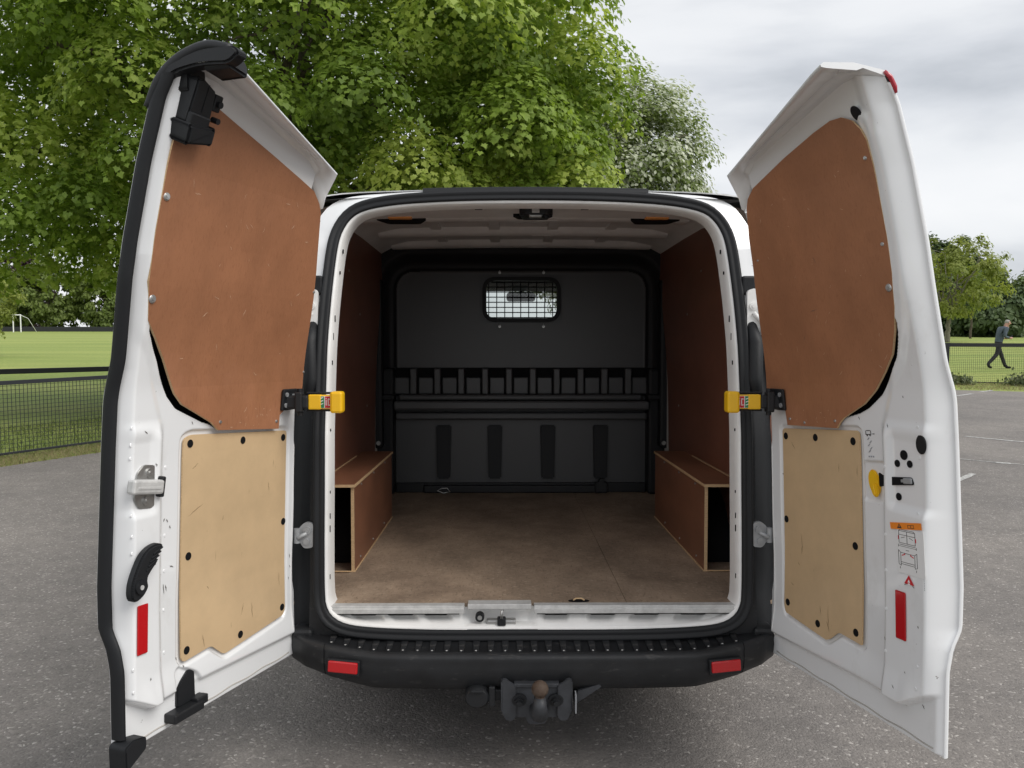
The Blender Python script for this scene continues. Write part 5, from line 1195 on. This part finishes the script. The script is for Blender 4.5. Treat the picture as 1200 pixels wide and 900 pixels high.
# ================================================================== WALKING MAN
def person():
    y = 26.2; root = tag(empty('person', (17.45, y, float(terr(0, y)))), 'man in a slate-blue jacket and black trousers walking with his head bowed, phone in hand', 'person')
    # joints: he walks towards +x, right leg trailing
    J = dict(pel=(0, 0, .93), waist=(.04, 0, 1.09), chest=(.13, 0, 1.31), neck=(.22, 0, 1.47), h0=(.275, 0, 1.545), h1=(.325, 0, 1.625), h2=(.335, 0, 1.69),
             shl=(.15, .19, 1.42), ell=(.08, .24, 1.14), wrl=(.32, .14, 1.06), shr=(.15, -.19, 1.42), elr=(.07, -.25, 1.14), wrr=(.32, -.15, 1.08),
             hpl=(.0, .10, .90), knl=(.17, .10, .52), anl=(.33, .10, .10), bll=(.42, .11, .035), tol=(.56, .11, .035),
             hpr=(.0, -.10, .90), knr=(-.10, -.10, .50), anr=(-.40, -.10, .16), blr=(-.35, -.11, .06), tor=(-.26, -.11, .03))
    Rd = dict(pel=.145, waist=.135, chest=.155, neck=.062, h0=.078, h1=.095, h2=.070, shl=.085, ell=.055, wrl=.038, shr=.085, elr=.055, wrr=.038, hpl=.10, knl=.075, anl=.062, bll=.05, tol=.035, hpr=.10, knr=.075, anr=.062, blr=.05, tor=.035)
    E_ = [('pel', 'waist'), ('waist', 'chest'), ('chest', 'neck'), ('neck', 'h0'), ('h0', 'h1'), ('h1', 'h2'), ('chest', 'shl'), ('shl', 'ell'), ('ell', 'wrl'), ('chest', 'shr'), ('shr', 'elr'), ('elr', 'wrr'),
          ('pel', 'hpl'), ('hpl', 'knl'), ('knl', 'anl'), ('anl', 'bll'), ('bll', 'tol'), ('pel', 'hpr'), ('hpr', 'knr'), ('knr', 'anr'), ('anr', 'blr'), ('blr', 'tor')]
    ks = list(J); me = bpy.data.meshes.new('body'); me.from_pydata([J[k] for k in ks], [(ks.index(a), ks.index(b)) for a, b in E_], [])
    o = bpy.data.objects.new('body', me); link(o, root); md = o.modifiers.new('s', 'SKIN')
    for i, k in enumerate(ks): me.skin_vertices[0].data[i].radius = (Rd[k], Rd[k]*(1.0 if k[:2] in ('h0', 'h1', 'h2') else .95))
    me.skin_vertices[0].data[0].use_root = True
    sb = o.modifiers.new('d', 'SUBSURF'); sb.levels = 2; sb.render_levels = 2
    bpy.context.view_layer.update(); dg = bpy.context.evaluated_depsgraph_get(); m2 = bpy.data.meshes.new_from_object(o.evaluated_get(dg)); o.modifiers.clear(); o.data = m2; m2.name = 'body'
    m2.materials.clear()
    for q in (M['shirt'], M['trousers'], M['skin'], M['dark']): m2.materials.append(q)
    for p in m2.polygons:
        c = p.center; p.use_smooth = True
        p.material_index = 2 if (c.z > 1.47 and c.x > .17) else (3 if c.z < .10 else (1 if c.z < .95 and abs(c.y) < .19 and not (c.x > .22 and c.z > .9) else 0))
        if c.x > .285 and 1.0 < c.z < 1.2: p.material_index = 2
    b = MB(); b.sphere((.31, 0, 1.655), .098, u=16, v=12, sc=(1.0, .95, .85)); me3 = b.mesh('hair', M['hair'])
    bm = bmesh.new(); bm.from_mesh(me3); bmesh.ops.delete(bm, geom=[v for v in bm.verts if v.co.x > .345 or (v.co.z > 1.73 and v.co.x > .31) or v.co.z < 1.585], context='VERTS'); bm.to_mesh(me3); bm.free(); link(bpy.data.objects.new('hair', me3), root)
    b = MB(); b.sphere((.418, 0, 1.595), .017, sc=(1.3, .8, .9), u=10, v=8); b.build('nose', M['skin'], root)
    for sg in (-1, 1):
        b = MB(); b.sphere((.315, sg*.094, 1.61), .028, sc=(.7, .35, 1.2), u=10, v=8); b.build('ear', M['skin'], root)
        b = MB(); b.sphere((.407, sg*.034, 1.628), .012, u=8, v=6); b.build('eye', M['dark'], root)
        b = MB(); w = Vector((.32, sg*.145, 1.07)); b.tube([w, w+Vector((.045, -sg*.02, .005)), w+Vector((.085, -sg*.04, .01))], [.03, .04, .036], n=10)
        for k in range(4):
            s0 = w+Vector((.085, -sg*.04+(k-1.5)*.018, .012)); ln = (.062, .07, .066, .05)[k]
            b.tube([s0, s0+Vector((ln*.5, -sg*.01, .008)), s0+Vector((ln*.75, -sg*.03, .018)), s0+Vector((ln*.6, -sg*.045, .03))], [.010, .009, .008, .006], n=6)
        b.tube([w+Vector((.03, -sg*.03, .02)), w+Vector((.055, -sg*.055, .035)), w+Vector((.08, -sg*.065, .04))], [.012, .010, .007], n=6); b.build('hand', M['skin'], root)
    b = MB(); mt = Matrix.Translation((.43, -.02, 1.13)) @ Matrix.Rotation(-.6, 4, 'Y'); b.box((-.075, -.038, -.005), (.075, .038, .005), .004, mtx=mt)
    ph = b.build('phone', M['rubber']); ph.location = root.location; tag(ph, 'dark mobile phone held in the hands of the walking man', 'phone')
    b = MB(); b.prism([(.02, .93), (.16, .93), (.17, 1.0), (.03, 1.0)], -.14, .14, axis=1, bev=.02)
    return root
person()

# ================================================================== WEAR ON THE DOORS
def scratches(name, d, H, items, mat_, w=.0016, lift=.0006):
    b = MB(); sg = d['_sg']
    for (u0, v0), (u1, v1) in items:
        n_ = 7; top = []; bot = []; a = V2((u1-u0, v1-v0)); p = V2((-a.y, a.x)).normalized()
        for i in range(n_):
            t_ = i/(n_-1); u = u0+(u1-u0)*t_; v = v0+(v1-v0)*t_; ww = w*(.15+math.sin(math.pi*t_))*random.uniform(.5, 1.)
            q = p*(random.uniform(-.0012, .0012)); top.append((sg*(u+p.x*ww/2+q.x), H(u, v)+lift, v+p.y*ww/2+q.y)); bot.append((sg*(u-p.x*ww/2+q.x), H(u, v)+lift, v-p.y*ww/2+q.y))
        b.grid([top, bot], smooth=False)
    o = b.build(name, mat_, d); o['kind'] = 'stuff'; return o
tan_h = lambda u, v: float(Pf(v))-.001
brn_h = lambda u, v: float(Pf(v))+.013
M['scratch'] = mat('scratched_board', (.24, .15, .08), .7); M['scuff'] = mat('pale_scuff', (.60, .40, .27), .7); M['chip'] = mat('chipped_paint', (.10, .09, .08), .7)
M['seam'] = mat('hem_groove_shade', (.42, .40, .37), .7)
scratches('scratch', dL, tan_h, [((.555, .425), (.492, .452)), ((.54, .56), (.515, .575)), ((.115, .15), (.112, .105)), ((.30, .10), (.315, .065)), ((.49, .06), (.485, .02)), ((.26, .09), (.258, .04)), ((.47, .20), (.462, .19)), ((.40, .40), (.405, .385)), ((.18, .47), (.175, .44))], M['scratch'], .0022)
scratches('scratch', dR, tan_h, [((.155, .60), (.175, .575)), ((.20, .30), (.208, .245)), ((.205, .26), (.20, .23)), ((.34, .10), (.343, .03)), ((.335, .05), (.348, .02)), ((.30, .09), (.303, .06)), ((.18, .20), (.19, .19)), ((.40, .56), (.40, .53)), ((.14, .12), (.16, .115))], M['scratch'], .0024)
def scuff_set(n_, ur, vr, ln):
    out = []
    for _ in range(n_):
        u, v = random.uniform(*ur), random.uniform(*vr); a = random.uniform(0, math.pi); l = random.uniform(*ln); out.append(((u, v), (u+l*math.cos(a), v+l*math.sin(a))))
    return out
scratches('scuff', dL, brn_h, scuff_set(26, (.15, .70), (.82, 1.36), (.006, .024))+scuff_set(16, (.20, .42), (.66, .72), (.004, .014)), M['scuff'], .0016)
scratches('scuff', dR, brn_h, scuff_set(24, (.17, .66), (.82, 1.40), (.006, .022))+scuff_set(10, (.20, .40), (.67, .72), (.004, .014)), M['scuff'], .0014)
scratches('scratch', dR, brn_h, [((.36, 1.02), (.40, 1.027)), ((.42, 1.18), (.43, 1.16)), ((.30, .93), (.31, .95))], M['chip'], .0014)
scratches('paint_chip', dL, HL, [((.652, .43), (.646, .438)), ((.640, .435), (.634, .425)), ((.628, .415), (.626, .405)), ((.65, .255), (.645, .225)), ((.64, .25), (.636, .23)), ((.625, .30), (.61, .292)), ((.72, .02), (.722, .012)), ((.60, .03), (.595, .02)), ((.57, -.005), (.566, -.012)), ((.05, .20), (.05, .185)), ((.048, .16), (.047, .15)), ((.055, .12), (.053, .11)), ((.74, .69), (.73, .68)), ((.70, .60), (.697, .59)), ((.55, .70), (.545, .69))], M['chip'], .0040, .0008)
scratches('paint_chip', dR, HR, [((.745, .17), (.748, .163)), ((.63, .70), (.638, .69)), ((.70, .03), (.705, .026)), ((.66, -.02), (.668, -.03)), ((.735, -.05), (.742, -.06)), ((.50, .71), (.505, .70)), ((.62, .10), (.624, .09)), ((.74, .40), (.742, .39)), ((.69, .78), (.695, .775))], M['chip'], .0032, .0008)
for d, H, sg in ((dR, HR, sR), (dL, HL, sL)):
    b = MB(); us_ = np.linspace(.05, .775, 40); b.tube([(sg*u, H(u, -.150)+.0005, -.150+.002*math.sin(u*40)) for u in us_], .0022, n=6); b.build('hem_line', M['seam'], d)  # grey-brown line, its darkness added to deepen the hem groove's shading
    b = MB(); b.tube([(sg*.040, H(.04, v)+.0002, v) for v in np.linspace(-.10, .60, 24)], .0016, n=5); b.build('hem_line', M['white_in'], d)
# pressed dimples of the spot welds down the free edge of each door
wd_bm = MB(); wd_bm.cyl((0, 0, 0), (0, .0012, 0), .0055, .0042, n=12); wd_me = wd_bm.mesh('spot_weld', M['white'])
for d, H, sg, u_, us2 in ((dL, HL, sL, .775, .645), (dR, HR, sR, .745, .625)):
    for v in (.70, .655, .62, .47, .415, .37, .06, .0):
        o = bpy.data.objects.new('spot_weld', wd_me); link(o, d); o.location = (sg*u_, H(u_, v), v)
    for v in (.58, .39, .29, .18, .06):
        o = bpy.data.objects.new('spot_weld', wd_me); link(o, d); o.location = (sg*us2, H(us2, v), v)
